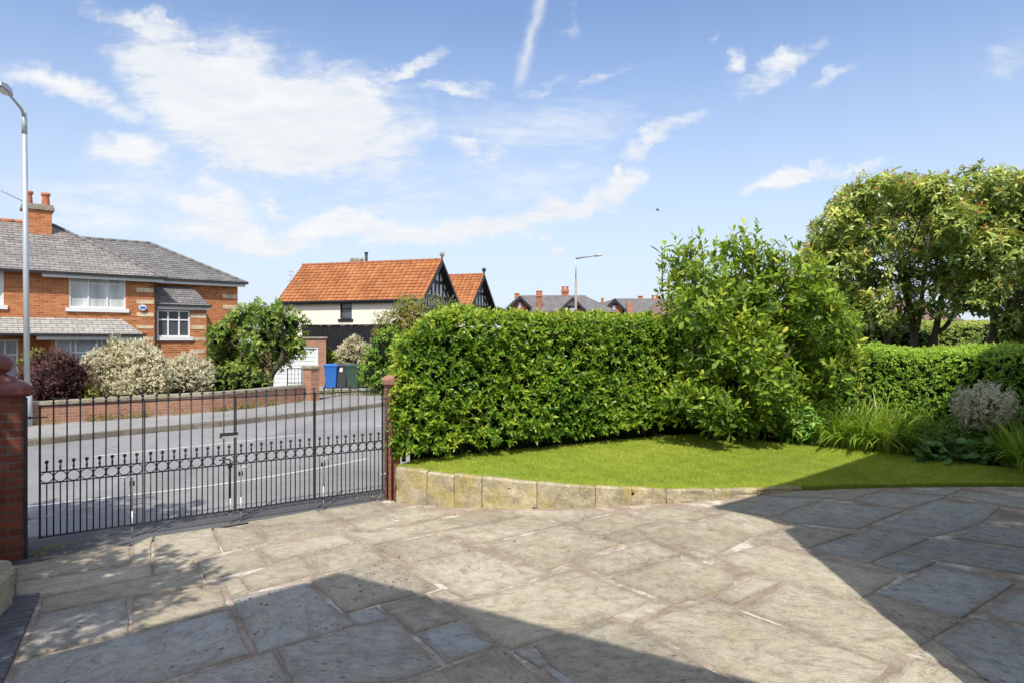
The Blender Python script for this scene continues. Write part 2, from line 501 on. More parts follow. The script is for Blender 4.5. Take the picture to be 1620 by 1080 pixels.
def m_slate(name, c1, c2, bw=0.3, bh=0.22, lichen=(0.42, 0.40, 0.36), la=0.35):
    t = NT(name); uv = t.uv(); v = t.pos()
    b = t.n('ShaderNodeTexBrick'); b.offset = 0.5
    for k, x in (('Scale', 1.0), ('Brick Width', bw), ('Row Height', bh), ('Mortar Size', 0.009), ('Mortar Smooth', 0.1), ('Bias', 0.0)): b.inputs[k].default_value = x
    b.inputs['Color1'].default_value = (0, 0, 0, 1); b.inputs['Color2'].default_value = (1, 1, 1, 1); b.inputs['Mortar'].default_value = (0.5,) * 3 + (1,)
    t.l(uv, b.inputs['Vector'])
    col = t.mix(b.outputs['Color'], c1, c2)
    big = t.noise(v, 0.7, 6, 0.65, 0.3); f = t.noise(v, 18, 4, 0.7)
    col = t.mix(t.math('MULTIPLY', t.ramp(big, [(0.45, (0,) * 3), (0.7, (1,) * 3)]), la), col, lichen)
    col = t.mix(0.7, col, t.ramp(f, [(0.3, (0.55,) * 3), (0.65, (1.2,) * 3)]), 'MULTIPLY')
    col = t.mix(b.outputs['Fac'], col, tuple(x * 0.35 for x in c1))
    h = t.math('SUBTRACT', t.math('MULTIPLY', f, 0.4), b.outputs['Fac'])
    return t.done(t.pbsdf(col, 0.65, 0, t.bump(h, 0.4, 0.01), 0.4))


def m_tile(name, c1, c2):
    t = NT(name); uv = t.uv(); v = t.pos()
    sep = t.n('ShaderNodeSeparateXYZ'); t.l(uv, sep.inputs[0])
    u = sep.outputs[0]
    roll = t.math('SINE', t.math('MULTIPLY', u, 2 * math.pi / 0.33))
    b = t.n('ShaderNodeTexBrick'); b.offset = 0.0
    for k, x in (('Scale', 1.0), ('Brick Width', 0.33), ('Row Height', 0.30), ('Mortar Size', 0.0), ('Bias', 0.0)): b.inputs[k].default_value = x
    b.inputs['Color1'].default_value = (0, 0, 0, 1); b.inputs['Color2'].default_value = (1, 1, 1, 1)
    t.l(uv, b.inputs['Vector'])
    n = t.noise(v, 0.8, 5, 0.6); f = t.noise(v, 12, 4, 0.7)
    col = t.mix(t.math('MULTIPLY', b.outputs['Color'], 0.8), c1, c2)
    col = t.mix(t.ramp(n, [(0.45, (0,) * 3), (0.7, (0.5,) * 3)]), col, tuple(x * 0.55 for x in c1))
    col = t.mix(0.5, col, t.ramp(f, [(0.3, (0.5,) * 3), (0.65, (1.1,) * 3)]), 'MULTIPLY')
    col = t.mix(0.55, col, t.ramp(roll, [(0.0, (0.55,) * 3), (0.45, (1,) * 3)]), 'MULTIPLY')
    return t.done(t.pbsdf(col, 0.8, 0, t.bump(roll, 0.7, 0.03), 0.3))


def m_glass(name, c, rough=0.06):
    t = NT(name); v = t.pos()
    sep = t.n('ShaderNodeSeparateXYZ'); t.l(v, sep.inputs[0])
    n = t.noise(t.mapping(v, (4, 4, 0.6)), 1.0, 4)
    col = t.ramp(n, [(0.35, tuple(x * 0.6 for x in c)), (0.65, c)])
    return t.done(t.pbsdf(col, rough, 0, None, 0.6, 0.3))


def m_soil(name, c1, c2):
    t = NT(name); v = t.pos()
    n = t.noise(v, 4, 6, 0.7); f = t.noise(v, 40, 5, 0.8)
    col = t.ramp(n, [(0.35, c1), (0.65, c2)])
    col = t.mix(0.8, col, t.ramp(f, [(0.3, (0.4,) * 3), (0.65, (1.2,) * 3)]), 'MULTIPLY')
    return t.done(t.pbsdf(col, 0.95, 0, t.bump(f, 1.0, 0.03), 0.2))


M = {}
M['flag'] = m_flag(); M['mortar'] = m_mortar()
M['road'] = m_asphalt('road asphalt', (0.29, 0.28, 0.275))
M['footway'] = m_asphalt('footway asphalt', (0.33, 0.32, 0.30))
M['apron'] = m_asphalt('driveway asphalt', (0.12, 0.118, 0.118))
M['kerb'] = m_stone('kerb stone', (0.29, 0.25, 0.20), (0.27, 0.24, 0.16), False)
M['line'] = m_plain('road paint', (0.62, 0.61, 0.57), 0.7, 0, 0.3, 14)
M['wallstone'] = m_stone('retaining stone', (0.52, 0.45, 0.30), (0.46, 0.37, 0.11))
M['coping'] = m_stone('coping stone', (0.45, 0.40, 0.31), (0.36, 0.32, 0.18), False)
M['pinkstone'] = m_stone('pink cap stone', (0.40, 0.21, 0.15), (0.36, 0.22, 0.14), False)
M['terracotta'] = m_plain('glazed terracotta', (0.17, 0.05, 0.038), 0.42, 0, 0.45, 7, 0.35, 0.5, 0.05)
M['pillarbrick'] = m_brick('old pillar brick', (0.17, 0.048, 0.028), (0.29, 0.085, 0.045), (0.13, 0.10, 0.085), 0.225, 0.075, 0.009, 0.75, 0.35)
M['pillarbrick2'] = m_brick('red pillar brick', (0.38, 0.12, 0.065), (0.46, 0.17, 0.10), (0.30, 0.2, 0.15), 0.225, 0.075, 0.008, 0.8, 0.2)
M['brick'] = m_brick('orange facing brick', (0.42, 0.115, 0.034), (0.70, 0.26, 0.09), (0.50, 0.28, 0.16), 0.225, 0.075, 0.010, 0.85, 0.25)
M['wallbrick'] = m_brick('garden wall brick', (0.42, 0.18, 0.11), (0.56, 0.28, 0.18), (0.40, 0.28, 0.2), 0.225, 0.075, 0.01, 0.85, 0.3)
M['farbrick'] = m_brick('far red brick', (0.42, 0.13, 0.05), (0.52, 0.18, 0.08), (0.40, 0.2, 0.12))
M['buff'] = m_stone('buff quoin stone', (0.88, 0.72, 0.47), (0.86, 0.70, 0.44), False)
M['slate'] = m_slate('grey slate', (0.22, 0.20, 0.19), (0.36, 0.33, 0.305))
M['slate2'] = m_slate('dark slate', (0.17, 0.16, 0.157), (0.27, 0.255, 0.245), la=0.15)
M['slatepale'] = m_slate('pale weathered slate', (0.40, 0.38, 0.345), (0.52, 0.50, 0.46), la=0.5)
M['tile'] = m_tile('orange roof tile', (0.44, 0.155, 0.055), (0.64, 0.27, 0.105))
M['browntile'] = m_slate('brown roof tile', (0.22, 0.13, 0.105), (0.29, 0.18, 0.15), 0.2, 0.16, (0.3, 0.2, 0.16), 0.2)
M['pantile'] = m_slate('brick red roof tile', (0.36, 0.15, 0.10), (0.42, 0.20, 0.14), 0.2, 0.16, (0.3, 0.2, 0.16), 0.2)
M['render'] = m_plain('cream render', (0.90, 0.84, 0.69), 0.85, 0, 0.05, 2.5, 0.1)
M['whiterender'] = m_plain('white render', (0.78, 0.76, 0.72), 0.85, 0, 0.05, 3, 0.1)
M['upvc'] = m_plain('white window frame', (0.80, 0.80, 0.79), 0.35, 0, 0.04, 5)
M['white'] = m_plain('white paint', (0.78, 0.79, 0.80), 0.4, 0, 0.05, 3)
M['blind'] = m_glass('pane with blind', (0.74, 0.78, 0.75), 0.12)
M['glass'] = m_glass('dark pane', (0.10, 0.115, 0.13))
M['paleglass'] = m_glass('pale pane', (0.50, 0.55, 0.60), 0.1)
M['black'] = m_plain('black paint', (0.022, 0.022, 0.026), 0.5, 0, 0.2, 8)
M['iron'] = m_plain('black painted iron', (0.018, 0.018, 0.02), 0.42, 0.0, 0.3, 30, 0.2)
M['steel'] = m_plain('galvanised steel', (0.55, 0.56, 0.57), 0.45, 0.6, 0.15, 20)
M['lamp'] = m_plain('grey lamp column', (0.50, 0.53, 0.55), 0.45, 0.3, 0.08, 3)
M['lampbrown'] = m_plain('weathered column', (0.34, 0.28, 0.23), 0.8, 0, 0.15, 3)
M['boards'] = m_plain('charcoal boards', (0.022, 0.021, 0.023), 0.75, 0, 0.3, 3, 0.2, 0.2)
M['clay'] = m_plain('clay chimney pot', (0.48, 0.17, 0.08), 0.8, 0, 0.2, 6)
M['lead'] = m_plain('lead flashing', (0.36, 0.37, 0.38), 0.55, 0.2, 0.15, 8)
M['ridge'] = m_plain('ridge tile', (0.40, 0.16, 0.09), 0.8, 0, 0.25, 6)
M['hip'] = m_plain('grey hip tile', (0.20, 0.19, 0.18), 0.75, 0, 0.2, 6)
M['gutter'] = m_plain('dark gutter', (0.03, 0.028, 0.03), 0.45, 0, 0.2, 6)
M['bluebin'] = m_plain('blue bin plastic', (0.03, 0.16, 0.55), 0.45, 0, 0.1, 6)
M['greybin'] = m_plain('grey bin plastic', (0.06, 0.063, 0.07), 0.5, 0, 0.1, 6)
M['greenbin'] = m_plain('green bin plastic', (0.045, 0.085, 0.06), 0.5, 0, 0.1, 6)
M['rubber'] = m_plain('rubber', (0.02, 0.02, 0.02), 0.7)
M['bluebrick'] = m_plain('blue engineering brick', (0.085, 0.085, 0.095), 0.55, 0, 0.35, 7, 0.4)
M['soil'] = m_soil('dark soil', (0.025, 0.019, 0.013), (0.06, 0.045, 0.03))
M['ground'] = m_soil('grassy ground', (0.05, 0.075, 0.025), (0.10, 0.11, 0.045))
M['turf'] = m_soil('turf', (0.22, 0.29, 0.035), (0.36, 0.42, 0.07))
M['bark'] = m_bark('bark'); M['palebark'] = m_bark('pale bark', (0.20, 0.155, 0.11))
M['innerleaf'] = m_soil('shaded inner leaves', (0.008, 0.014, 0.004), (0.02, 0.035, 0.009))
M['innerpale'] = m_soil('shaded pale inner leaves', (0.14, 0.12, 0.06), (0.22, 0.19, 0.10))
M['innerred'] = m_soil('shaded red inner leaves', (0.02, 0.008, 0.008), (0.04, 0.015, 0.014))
M['laurel'] = m_leaf('laurel leaf', [(0, (0.04, 0.10, 0.010)), (0.4, (0.115, 0.25, 0.018)), (0.75, (0.25, 0.40, 0.03)), (1, (0.44, 0.52, 0.055))], 0.30, 0.3)
M['privet'] = m_leaf('privet leaf', [(0, (0.05, 0.10, 0.012)), (0.5, (0.11, 0.195, 0.02)), (1, (0.22, 0.30, 0.04))], 0.42, 0.36, gain=2.4)
M['paleprivet'] = m_leaf('pale privet leaf', [(0, (0.14, 0.19, 0.04)), (0.5, (0.22, 0.27, 0.06)), (1, (0.34, 0.36, 0.1))], 0.5, 0.35, gain=2.0)
M['magnolia'] = m_leaf('magnolia leaf', [(0, (0.05, 0.10, 0.014)), (0.45, (0.14, 0.215, 0.022)), (0.8, (0.26, 0.32, 0.035)), (1, (0.40, 0.38, 0.06))], 0.42, 0.42, gain=1.95)
M['rhodo'] = m_leaf('rhododendron leaf', [(0, (0.045, 0.07, 0.018)), (0.4, (0.11, 0.15, 0.03)), (0.75, (0.24, 0.25, 0.055)), (1, (0.40, 0.34, 0.08))], 0.36, 0.34, 0.6, gain=2.7)
M['newgrowth'] = m_leaf('red new growth', [(0, (0.28, 0.10, 0.035)), (0.5, (0.46, 0.20, 0.07)), (1, (0.50, 0.36, 0.12))], 0.5, 0.3, gain=1.3)
M['treeleaf'] = m_leaf('garden tree leaf', [(0, (0.045, 0.085, 0.012)), (0.5, (0.115, 0.17, 0.026)), (1, (0.25, 0.28, 0.06))], 0.4, 0.35, gain=2.2)
M['variegated'] = m_leaf('variegated leaf', [(0, (0.40, 0.38, 0.19)), (0.3, (0.82, 0.73, 0.48)), (1, (0.95, 0.88, 0.68))], 0.5, 0.3, 0.4, (1, 0.95, 0.7))
M['silver'] = m_leaf('silver leaf', [(0, (0.42, 0.40, 0.24)), (0.5, (0.80, 0.74, 0.56)), (1, (0.93, 0.86, 0.70))], 0.5, 0.3, 0.4, (1, 0.95, 0.7))
M['purple'] = m_leaf('purple leaf', [(0, (0.045, 0.020, 0.021)), (0.6, (0.105, 0.044, 0.044)), (1, (0.20, 0.10, 0.08))], 0.45, 0.25, 0.4, (1, 0.4, 0.4), gain=1.5)
M['orangey'] = m_leaf('yellowing leaf', [(0, (0.10, 0.15, 0.02)), (0.5, (0.24, 0.26, 0.04)), (0.8, (0.36, 0.24, 0.07)), (1, (0.42, 0.16, 0.07))], 0.5, 0.35, gain=1.4)
M['greyleaf'] = m_leaf('grey green leaf', [(0, (0.12, 0.16, 0.05)), (0.6, (0.26, 0.28, 0.10)), (1, (0.42, 0.40, 0.2))], 0.5, 0.35, gain=1.3)
M['peony'] = m_leaf('peony leaf', [(0, (0.05, 0.12, 0.02)), (0.6, (0.11, 0.22, 0.04)), (1, (0.24, 0.33, 0.09))], 0.35, 0.35, gain=2.4)
M['lily'] = m_leaf('daylily blade', [(0, (0.07, 0.14, 0.015)), (0.6, (0.20, 0.30, 0.035)), (1, (0.40, 0.46, 0.09))], 0.4, 0.4, gain=1.6)
M['mantle'] = m_leaf("soft round leaf", [(0, (0.06, 0.13, 0.03)), (0.6, (0.12, 0.22, 0.06)), (1, (0.28, 0.34, 0.07))], 0.6, 0.3, gain=1.5)
M['grass'] = m_leaf('grass blade', [(0, (0.13, 0.185, 0.015)), (0.5, (0.25, 0.305, 0.028)), (0.85, (0.36, 0.375, 0.06)), (1, (0.46, 0.40, 0.16))], 0.5, 0.4, gain=2.2)
M['dryweed'] = m_leaf('dry weed', [(0, (0.16, 0.18, 0.05)), (0.6, (0.36, 0.31, 0.10)), (1, (0.48, 0.38, 0.16))], 0.7, 0.3)
M['deadleaf'] = m_leaf('fallen leaf', [(0, (0.22, 0.08, 0.03)), (0.6, (0.42, 0.30, 0.08)), (1, (0.55, 0.48, 0.2))], 0.7, 0.2)

# ------------------------------------------------------------------ light
SUN_AZ = math.radians(86.0)          # direction in which shadows fall, from +X
SUN_EL = math.radians(53.0)
hx, hy = math.cos(SUN_AZ), math.sin(SUN_AZ)
sun = bpy.data.lights.new('sun', 'SUN'); sun.energy = 4.75; sun.angle = math.radians(0.53); sun.color = (1.0, 0.945, 0.86)
so = bpy.data.objects.new('sun', sun); COL.objects.link(so)
ray = Vector((hx * math.cos(SUN_EL), hy * math.cos(SUN_EL), -math.sin(SUN_EL)))
so.rotation_euler = ray.to_track_quat('-Z', 'Y').to_euler()
so.location = (-3, -12, 14)

w = bpy.data.worlds.new('World'); scene.world = w; w.use_nodes = True
wt = w.node_tree; wt.nodes.clear()
def wn(typ, **kw):
    nd = wt.nodes.new(typ)
    for k, v in kw.items(): setattr(nd, k, v)
    return nd
def wm(op, a, b=0.0, c=None, clamp=False):
    nd = wn('ShaderNodeMath', operation=op, use_clamp=clamp)
    for i, v in enumerate((a, b, c)):
        if v is None: continue
        if hasattr(v, 'node'): wt.links.new(v, nd.inputs[i])
        else: nd.inputs[i].default_value = v
    return nd.outputs[0]
sky = wn('ShaderNodeTexSky'); sky.sky_type = 'NISHITA'; sky.sun_disc = False
sky.sun_elevation = SUN_EL
sky.sun_rotation = math.atan2(-hx, -hy)        # clockwise from +Y
sky.air_density = 1.0; sky.dust_density = 0.9; sky.ozone_density = 1.3; sky.altitude = 30
tcw = wn('ShaderNodeTexCoord'); sepw = wn('ShaderNodeSeparateXYZ'); wt.links.new(tcw.outputs['Generated'], sepw.inputs[0])
X, Y, Z = sepw.outputs
ys = wm('MAXIMUM', Y, 0.05)
U = wm('DIVIDE', X, ys); W = wm('DIVIDE', Z, ys)
# wisps: (px, py, rx, ry, tilt in degrees (positive = rises to the right), weight)
CL = [(300, 125, 115, 52, -32, 1.05), (375, 180, 115, 78, -32, 1.4), (480, 190, 130, 70, -8, 1.4), (570, 190, 58, 48, 30, 1.1), (350, 245, 42, 42, -40, .9), (235, 38, 85, 20, -20, .85), (290, 75, 70, 22, -28, .7), (120, 150, 120, 18, -22, .55), (190, 248, 62, 27, -5, .65),
      (520, 255, 60, 26, -10, .75), (645, 112, 60, 11, 20, .6), (545, 112, 26, 22, -30, .5), (335, 335, 60, 22, -18, .7), (420, 326, 28, 13, -20, .65), (385, 368, 110, 20, -2, .8), (540, 362, 110, 16, 2, .75), (650, 372, 60, 14, 0, .75),
      (760, 364, 100, 20, 3, .85), (890, 338, 80, 17, 14, .85), (985, 305, 42, 20, 22, .95), (990, 282, 18, 14, -30, .7), (1050, 222, 55, 14, 28, .62), (1020, 250, 22, 18, 60, .5), (750, 240, 26, 24, -50, .5), (785, 258, 34, 14, 10, .45), (725, 148, 60, 12, -6, .42),
      (860, 142, 60, 10, 12, .4), (940, 132, 60, 9, 16, .42), (1255, 98, 62, 15, 24, .6), (1190, 135, 50, 16, 12, .55), (1168, 95, 14, 22, -50, .55), (1330, 120, 60, 12, 30, .35), (1245, 283, 70, 11, 13, .85), (1335, 270, 42, 6, 16, .7), (1290, 262, 22, 9, 25, .5),
      (905, 40, 14, 34, 20, .34), (885, 408, 16, 6, 25, .6), (863, 385, 16, 10, 0, .4), (1600, 90, 60, 40, 40, .25), (505, 323, 16, 4, 0, .5), (700, 310, 320, 70, 8, .26), (220, 320, 240, 70, -5, .3), (860, 210, 260, 80, 10, .22), (1145, 65, 16, 6, 20, .4)]
cmb0 = wn('ShaderNodeCombineXYZ'); wt.links.new(U, cmb0.inputs[0]); wt.links.new(W, cmb0.inputs[1])
def wwarp(scale, amp, off):
    nz = wn('ShaderNodeTexNoise'); nz.inputs['Scale'].default_value = scale; nz.inputs['Detail'].default_value = 6; nz.inputs['Roughness'].default_value = 0.6
    ad = wn('ShaderNodeVectorMath', operation='ADD'); ad.inputs[1].default_value = off; wt.links.new(cmb0.outputs[0], ad.inputs[0]); wt.links.new(ad.outputs[0], nz.inputs['Vector'])
    sp = wn('ShaderNodeSeparateColor'); wt.links.new(nz.outputs['Color'], sp.inputs[0])
    return wm('MULTIPLY', wm('SUBTRACT', sp.outputs[0], .5), amp), wm('MULTIPLY', wm('SUBTRACT', sp.outputs[1], .5), amp)
wx1, wy1 = wwarp(7.0, .15, (1.3, 4.1, 0)); wx2, wy2 = wwarp(30.0, .035, (7.7, 2.2, 3))
UW = wm('ADD', U, wm('ADD', wx1, wx2)); WW = wm('ADD', W, wm('ADD', wm('MULTIPLY', wy1, .7), wy2))
field = None
for px, py, rx, ry, rot, a in CL:
    u0, w0 = (px - 810) / F, (540 - py) / F; r = math.radians(rot)
    du = wm('SUBTRACT', UW, u0); dw = wm('SUBTRACT', WW, w0)
    p = wm('MULTIPLY', wm('ADD', wm('MULTIPLY', du, math.cos(r)), wm('MULTIPLY', dw, math.sin(r))), F / rx)
    q = wm('MULTIPLY', wm('SUBTRACT', wm('MULTIPLY', dw, math.cos(r)), wm('MULTIPLY', du, math.sin(r))), F / ry)
    e = wm('MULTIPLY', wm('EXPONENT', wm('MULTIPLY', wm('ADD', wm('MULTIPLY', p, p), wm('MULTIPLY', q, q)), -0.8)), a)
    field = e if field is None else wm('MAXIMUM', field, e)
cmb = wn('ShaderNodeCombineXYZ'); wt.links.new(U, cmb.inputs[0]); wt.links.new(W, cmb.inputs[1])
def wnoise(scale, sc, rot, det, rough, dist, off=(0, 0, 0)):
    mp = wn('ShaderNodeMapping'); mp.inputs['Scale'].default_value = sc; mp.inputs['Rotation'].default_value = (0, 0, rot); mp.inputs['Location'].default_value = off
    wt.links.new(cmb.outputs[0], mp.inputs['Vector'])
    nz = wn('ShaderNodeTexNoise'); nz.inputs['Scale'].default_value = scale; nz.inputs['Detail'].default_value = det
    nz.inputs['Roughness'].default_value = rough; nz.inputs['Distortion'].default_value = dist
    wt.links.new(mp.outputs[0], nz.inputs['Vector']); return nz.outputs['Fac']
n1 = wnoise(5.0, (0.9, 2.2, 1), -0.45, 11, 0.62, 1.2)
n2 = wnoise(15.0, (0.5, 2.2, 1), 0.45, 10, 0.66, 0.9, (3, 1, 0))
n3 = wnoise(42.0, (0.45, 2.0, 1), 0.25, 8, 0.7, 0.8, (5, 2, 0))
nn = wm('ADD', wm('ADD', wm('MULTIPLY', n1, 0.5), wm('MULTIPLY', n2, 0.33)), wm('MULTIPLY', n3, .17))
dens = wm('MULTIPLY', wm('ADD', wm('MULTIPLY', field, 1.65), wm('MULTIPLY', wm('SUBTRACT', nn, 0.53), wm('ADD', 1.7, wm('MULTIPLY', field, 3.4)))), 1.0, clamp=True)
dens = wm('MULTIPLY', dens, wm('MINIMUM', wm('MULTIPLY', field, 5.0), 1.0))
ms = wn('ShaderNodeMapRange', interpolation_type='SMOOTHSTEP'); ms.inputs['From Min'].default_value = .0; ms.inputs['From Max'].default_value = 1.0; wt.links.new(dens, ms.inputs['Value']); dens = ms.outputs[0]
# vapour trail
u0, w0, u1, w1 = (818 - 810) / F, (540 - 145) / F, (862 - 810) / F, (540 + 30) / F
ln = math.hypot(u1 - u0, w1 - w0); cx, cy = (u1 - u0) / ln, (w1 - w0) / ln
du = wm('SUBTRACT', U, u0); dw = wm('SUBTRACT', W, w0)
al = wm('ADD', wm('MULTIPLY', du, cx), wm('MULTIPLY', dw, cy))
ac = wm('SUBTRACT', wm('MULTIPLY', du, cy), wm('MULTIPLY', dw, cx))
ac = wm('ADD', ac, wm('MULTIPLY', wm('SUBTRACT', wnoise(26, (1, 1, 1), 0, 5, 0.6, 0), 0.5), 0.022))
tr = wm('EXPONENT', wm('MULTIPLY', wm('MULTIPLY', ac, ac), -1.0 / (0.0075 ** 2)))
mr = wn('ShaderNodeMapRange', interpolation_type='SMOOTHSTEP'); mr.inputs['From Min'].default_value = -0.005; mr.inputs['From Max'].default_value = 0.03
wt.links.new(al, mr.inputs['Value'])
tr = wm('MULTIPLY', wm('MULTIPLY', tr, mr.outputs[0]), wm('MULTIPLY', wnoise(22, (1, 1, 1), 0, 6, 0.7, 0.3), 1.25), clamp=True)
dens = wm('MAXIMUM', dens, tr)
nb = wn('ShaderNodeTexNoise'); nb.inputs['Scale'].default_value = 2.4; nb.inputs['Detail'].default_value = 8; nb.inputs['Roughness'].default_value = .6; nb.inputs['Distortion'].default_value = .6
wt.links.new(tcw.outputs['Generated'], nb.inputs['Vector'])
back_ = wm('MULTIPLY', wm('SUBTRACT', nb.outputs['Fac'], 0.36), 3.6, clamp=True)  # unseen clouds added overhead and behind to whiten the fill light
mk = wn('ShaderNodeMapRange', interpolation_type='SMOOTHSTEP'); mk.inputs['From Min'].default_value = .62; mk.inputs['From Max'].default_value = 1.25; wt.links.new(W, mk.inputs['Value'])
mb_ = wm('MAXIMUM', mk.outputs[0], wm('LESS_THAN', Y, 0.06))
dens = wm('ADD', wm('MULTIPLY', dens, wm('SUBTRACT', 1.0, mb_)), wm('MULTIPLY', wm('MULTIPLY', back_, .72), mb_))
haze = wn('ShaderNodeMapRange', interpolation_type='SMOOTHSTEP'); haze.inputs['From Min'].default_value = 0.5; haze.inputs['From Max'].default_value = -0.02
haze.inputs['To Max'].default_value = 0.86
wt.links.new(Z, haze.inputs['Value'])
hz = wn('ShaderNodeMix', data_type='RGBA'); wt.links.new(haze.outputs[0], hz.inputs[0]); wt.links.new(sky.outputs[0], hz.inputs[6]); hz.inputs[7].default_value = (4.0, 4.35, 4.5, 1)
SKYGAIN = wn('ShaderNodeMix', data_type='RGBA', blend_type='MULTIPLY'); SKYGAIN.inputs[0].default_value = 1.0
wt.links.new(hz.outputs[2], SKYGAIN.inputs[6]); SKYGAIN.inputs[7].default_value = (1.2, 1.24, 1.36, 1)
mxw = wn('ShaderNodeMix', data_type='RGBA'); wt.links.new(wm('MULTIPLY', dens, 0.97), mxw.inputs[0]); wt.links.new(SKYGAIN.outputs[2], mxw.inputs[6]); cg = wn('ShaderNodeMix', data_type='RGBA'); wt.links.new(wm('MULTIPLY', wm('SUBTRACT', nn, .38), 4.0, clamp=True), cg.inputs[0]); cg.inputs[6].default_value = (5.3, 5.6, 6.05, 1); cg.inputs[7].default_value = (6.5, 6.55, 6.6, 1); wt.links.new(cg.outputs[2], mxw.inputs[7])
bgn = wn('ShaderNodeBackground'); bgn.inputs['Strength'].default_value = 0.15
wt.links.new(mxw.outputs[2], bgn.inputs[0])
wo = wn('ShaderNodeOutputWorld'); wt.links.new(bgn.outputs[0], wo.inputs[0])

# ------------------------------------------------------------------ camera
cam = bpy.data.cameras.new('camera'); cam.sensor_width = 36; cam.sensor_fit = 'HORIZONTAL'; cam.lens = 24.0; cam.clip_end = 3000; cam.clip_start = 0.05
co = bpy.data.objects.new('camera', cam); COL.objects.link(co); co.location = (0, 0, EYE); co.rotation_euler = (math.pi / 2, 0, 0)
scene.camera = co
scene.view_settings.view_transform = 'Standard'; scene.view_settings.look = 'None'; scene.view_settings.exposure = 0; scene.view_settings.gamma = 1
scene.render.engine = 'CYCLES'
scene.cycles.max_bounces = 6; scene.cycles.transparent_max_bounces = 4

# ------------------------------------------------------------------ ground, road, footway
GA = Vector((-4.52, 6.50, 0)); GB = Vector((-1.62, 8.64, 0))          # gate line
GU = (GB - GA).normalized(); GV = Vector((-GU.y, GU.x, 0))           # along the gates / away towards the road
GANG = math.atan2(GU.y, GU.x)

mb = MB()
n = 40
R0 = [0.0, 20, 60, 160, 500, 1500]
pts = []
for r in R0[1:]:
    pts.append([Vector((r * math.cos(2 * math.pi * j / n), r * math.sin(2 * math.pi * j / n), -0.06)) for j in range(n)])
mb.rings(pts, 0, False, False); mb.face(pts[0])
tag(mb.build('ground', M['ground']), kind='structure')

KERB = [(-30, -2.5), (-16, 6.0), (-11.5, 10.6), (-9.3, 13.0), (-8.75, 13.9), (-7.8, 15.2), (-7.0, 15.95), (-5.4, 18.4), (-4.1, 20.8), (-2.4, 24.5), (-0.5, 29.0), (2.5, 37.0), (8, 52), (16, 75)]
def smooth_line(P, step=0.35):
    """Catmull-Rom through the points"""
    P = [Vector((p[0], p[1], p[2] if len(p) > 2 else 0)) for p in P]; out = []
    for i in range(len(P) - 1):
        a = P[max(i - 1, 0)]; b = P[i]; c = P[i + 1]; d = P[min(i + 2, len(P) - 1)]
        k = max(2, int((c - b).length / step))
        for j in range(k):
            t = j / k
            out.append(0.5 * ((2 * b) + (c - a) * t + (2 * a - 5 * b + 4 * c - d) * t * t + (3 * b - a - 3 * c + d) * t ** 3))
    out.append(P[-1]); return out
def offset_line(L, d):
    out = []
    for i, p in enumerate(L):
        t = (L[min(i + 1, len(L) - 1)] - L[max(i - 1, 0)]).normalized()
        out.append(p + Vector((-t.y, t.x, 0)) * d)
    return out
def strip(L, R, z0, z1, mb, mat=0):
    for i in range(len(L) - 1):
        a, b, c, d = L[i], L[i + 1], R[i + 1], R[i]
        mb.face([(d.x, d.y, z1), (c.x, c.y, z1), (b.x, b.y, z0), (a.x, a.y, z0)], mat)
KL = smooth_line(KERB)
# asphalt carriageway: from the kerb across to our own boundary line
mb = MB()
near = offset_line(KL, -30)
NEARL = [GA - GU * 30 - GV * 0.05, GA - GV * 0.05, GB - GV * 0.05, GB + GU * 2.0 + GV * 0.3, GB + GU * 8 + GV * 1.2, Vector((12, 24, 0)), Vector((22, 45, 0)), Vector((36, 75, 0))]
NL = smooth_line(NEARL, 0.4)
k = 60
def resample(L, k):
    d = [0]
    for i in range(1, len(L)): d.append(d[-1] + (L[i] - L[i - 1]).length)
    out = []
    for j in range(k + 1):
        t = d[-1] * j / k; i = 0
        while i < len(d) - 2 and d[i + 1] < t: i += 1
        f = (t - d[i]) / max(1e-9, d[i + 1] - d[i]); out.append(L[i].lerp(L[i + 1], f))
    return out
strip([p for p in resample(KL, k)], [p for p in resample(NL, k)], 0.0, 0.0, mb)
tag(mb.build('road', M['road']), kind='structure')

# driveway apron, a darker asphalt patch just outside the gates
mb = MB()
a0 = GA - GU * 1.2; b0 = GB + GU * 0.25
edge = [a0 - GV * 0.32, GA - GV * 0.36, GA.lerp(GB, .2) - GV * 0.30, GA.lerp(GB, .4) - GV * 0.16, GA.lerp(GB, .6) - GV * 0.1, GA.lerp(GB, .8) - GV * 0.06, b0 - GV * 0.03]
far = [p + GV * (0.62 + 0.06 * math.sin(3 * i)) for i, p in enumerate([a0, GA, GA.lerp(GB, .2), GA.lerp(GB, .4), GA.lerp(GB, .6), GA.lerp(GB, .8), b0])]
strip(far, edge, 0.004, 0.006, mb)
tag(mb.build('driveway', M['apron']), kind='structure')

# painted road lines
def paint(P, wd, mb):
    L = smooth_line(P, 0.3); a = offset_line(L, wd / 2); b = offset_line(L, -wd / 2)
    strip(a, b, 0.005, 0.005, mb)
mb = MB()
paint([(-9.5, 5.2), (-7.5, 7.0), (-5.85, 8.28), (-4.21, 9.47), (-3.2, 10.6), (-2.46, 11.68)], 0.075, mb)
paint([(-12.2, 8.0), (-10.0, 9.9)], 0.09, mb)
paint([(-7.3, 11.9), (-6.0, 13.1), (-4.53, 14.7)], 0.085, mb)
paint([(-3.27, 16.1), (-2.4, 17.15), (-0.9, 19.6)], 0.085, mb)
tag(mb.build('road_marking', M['line']), kind='structure')

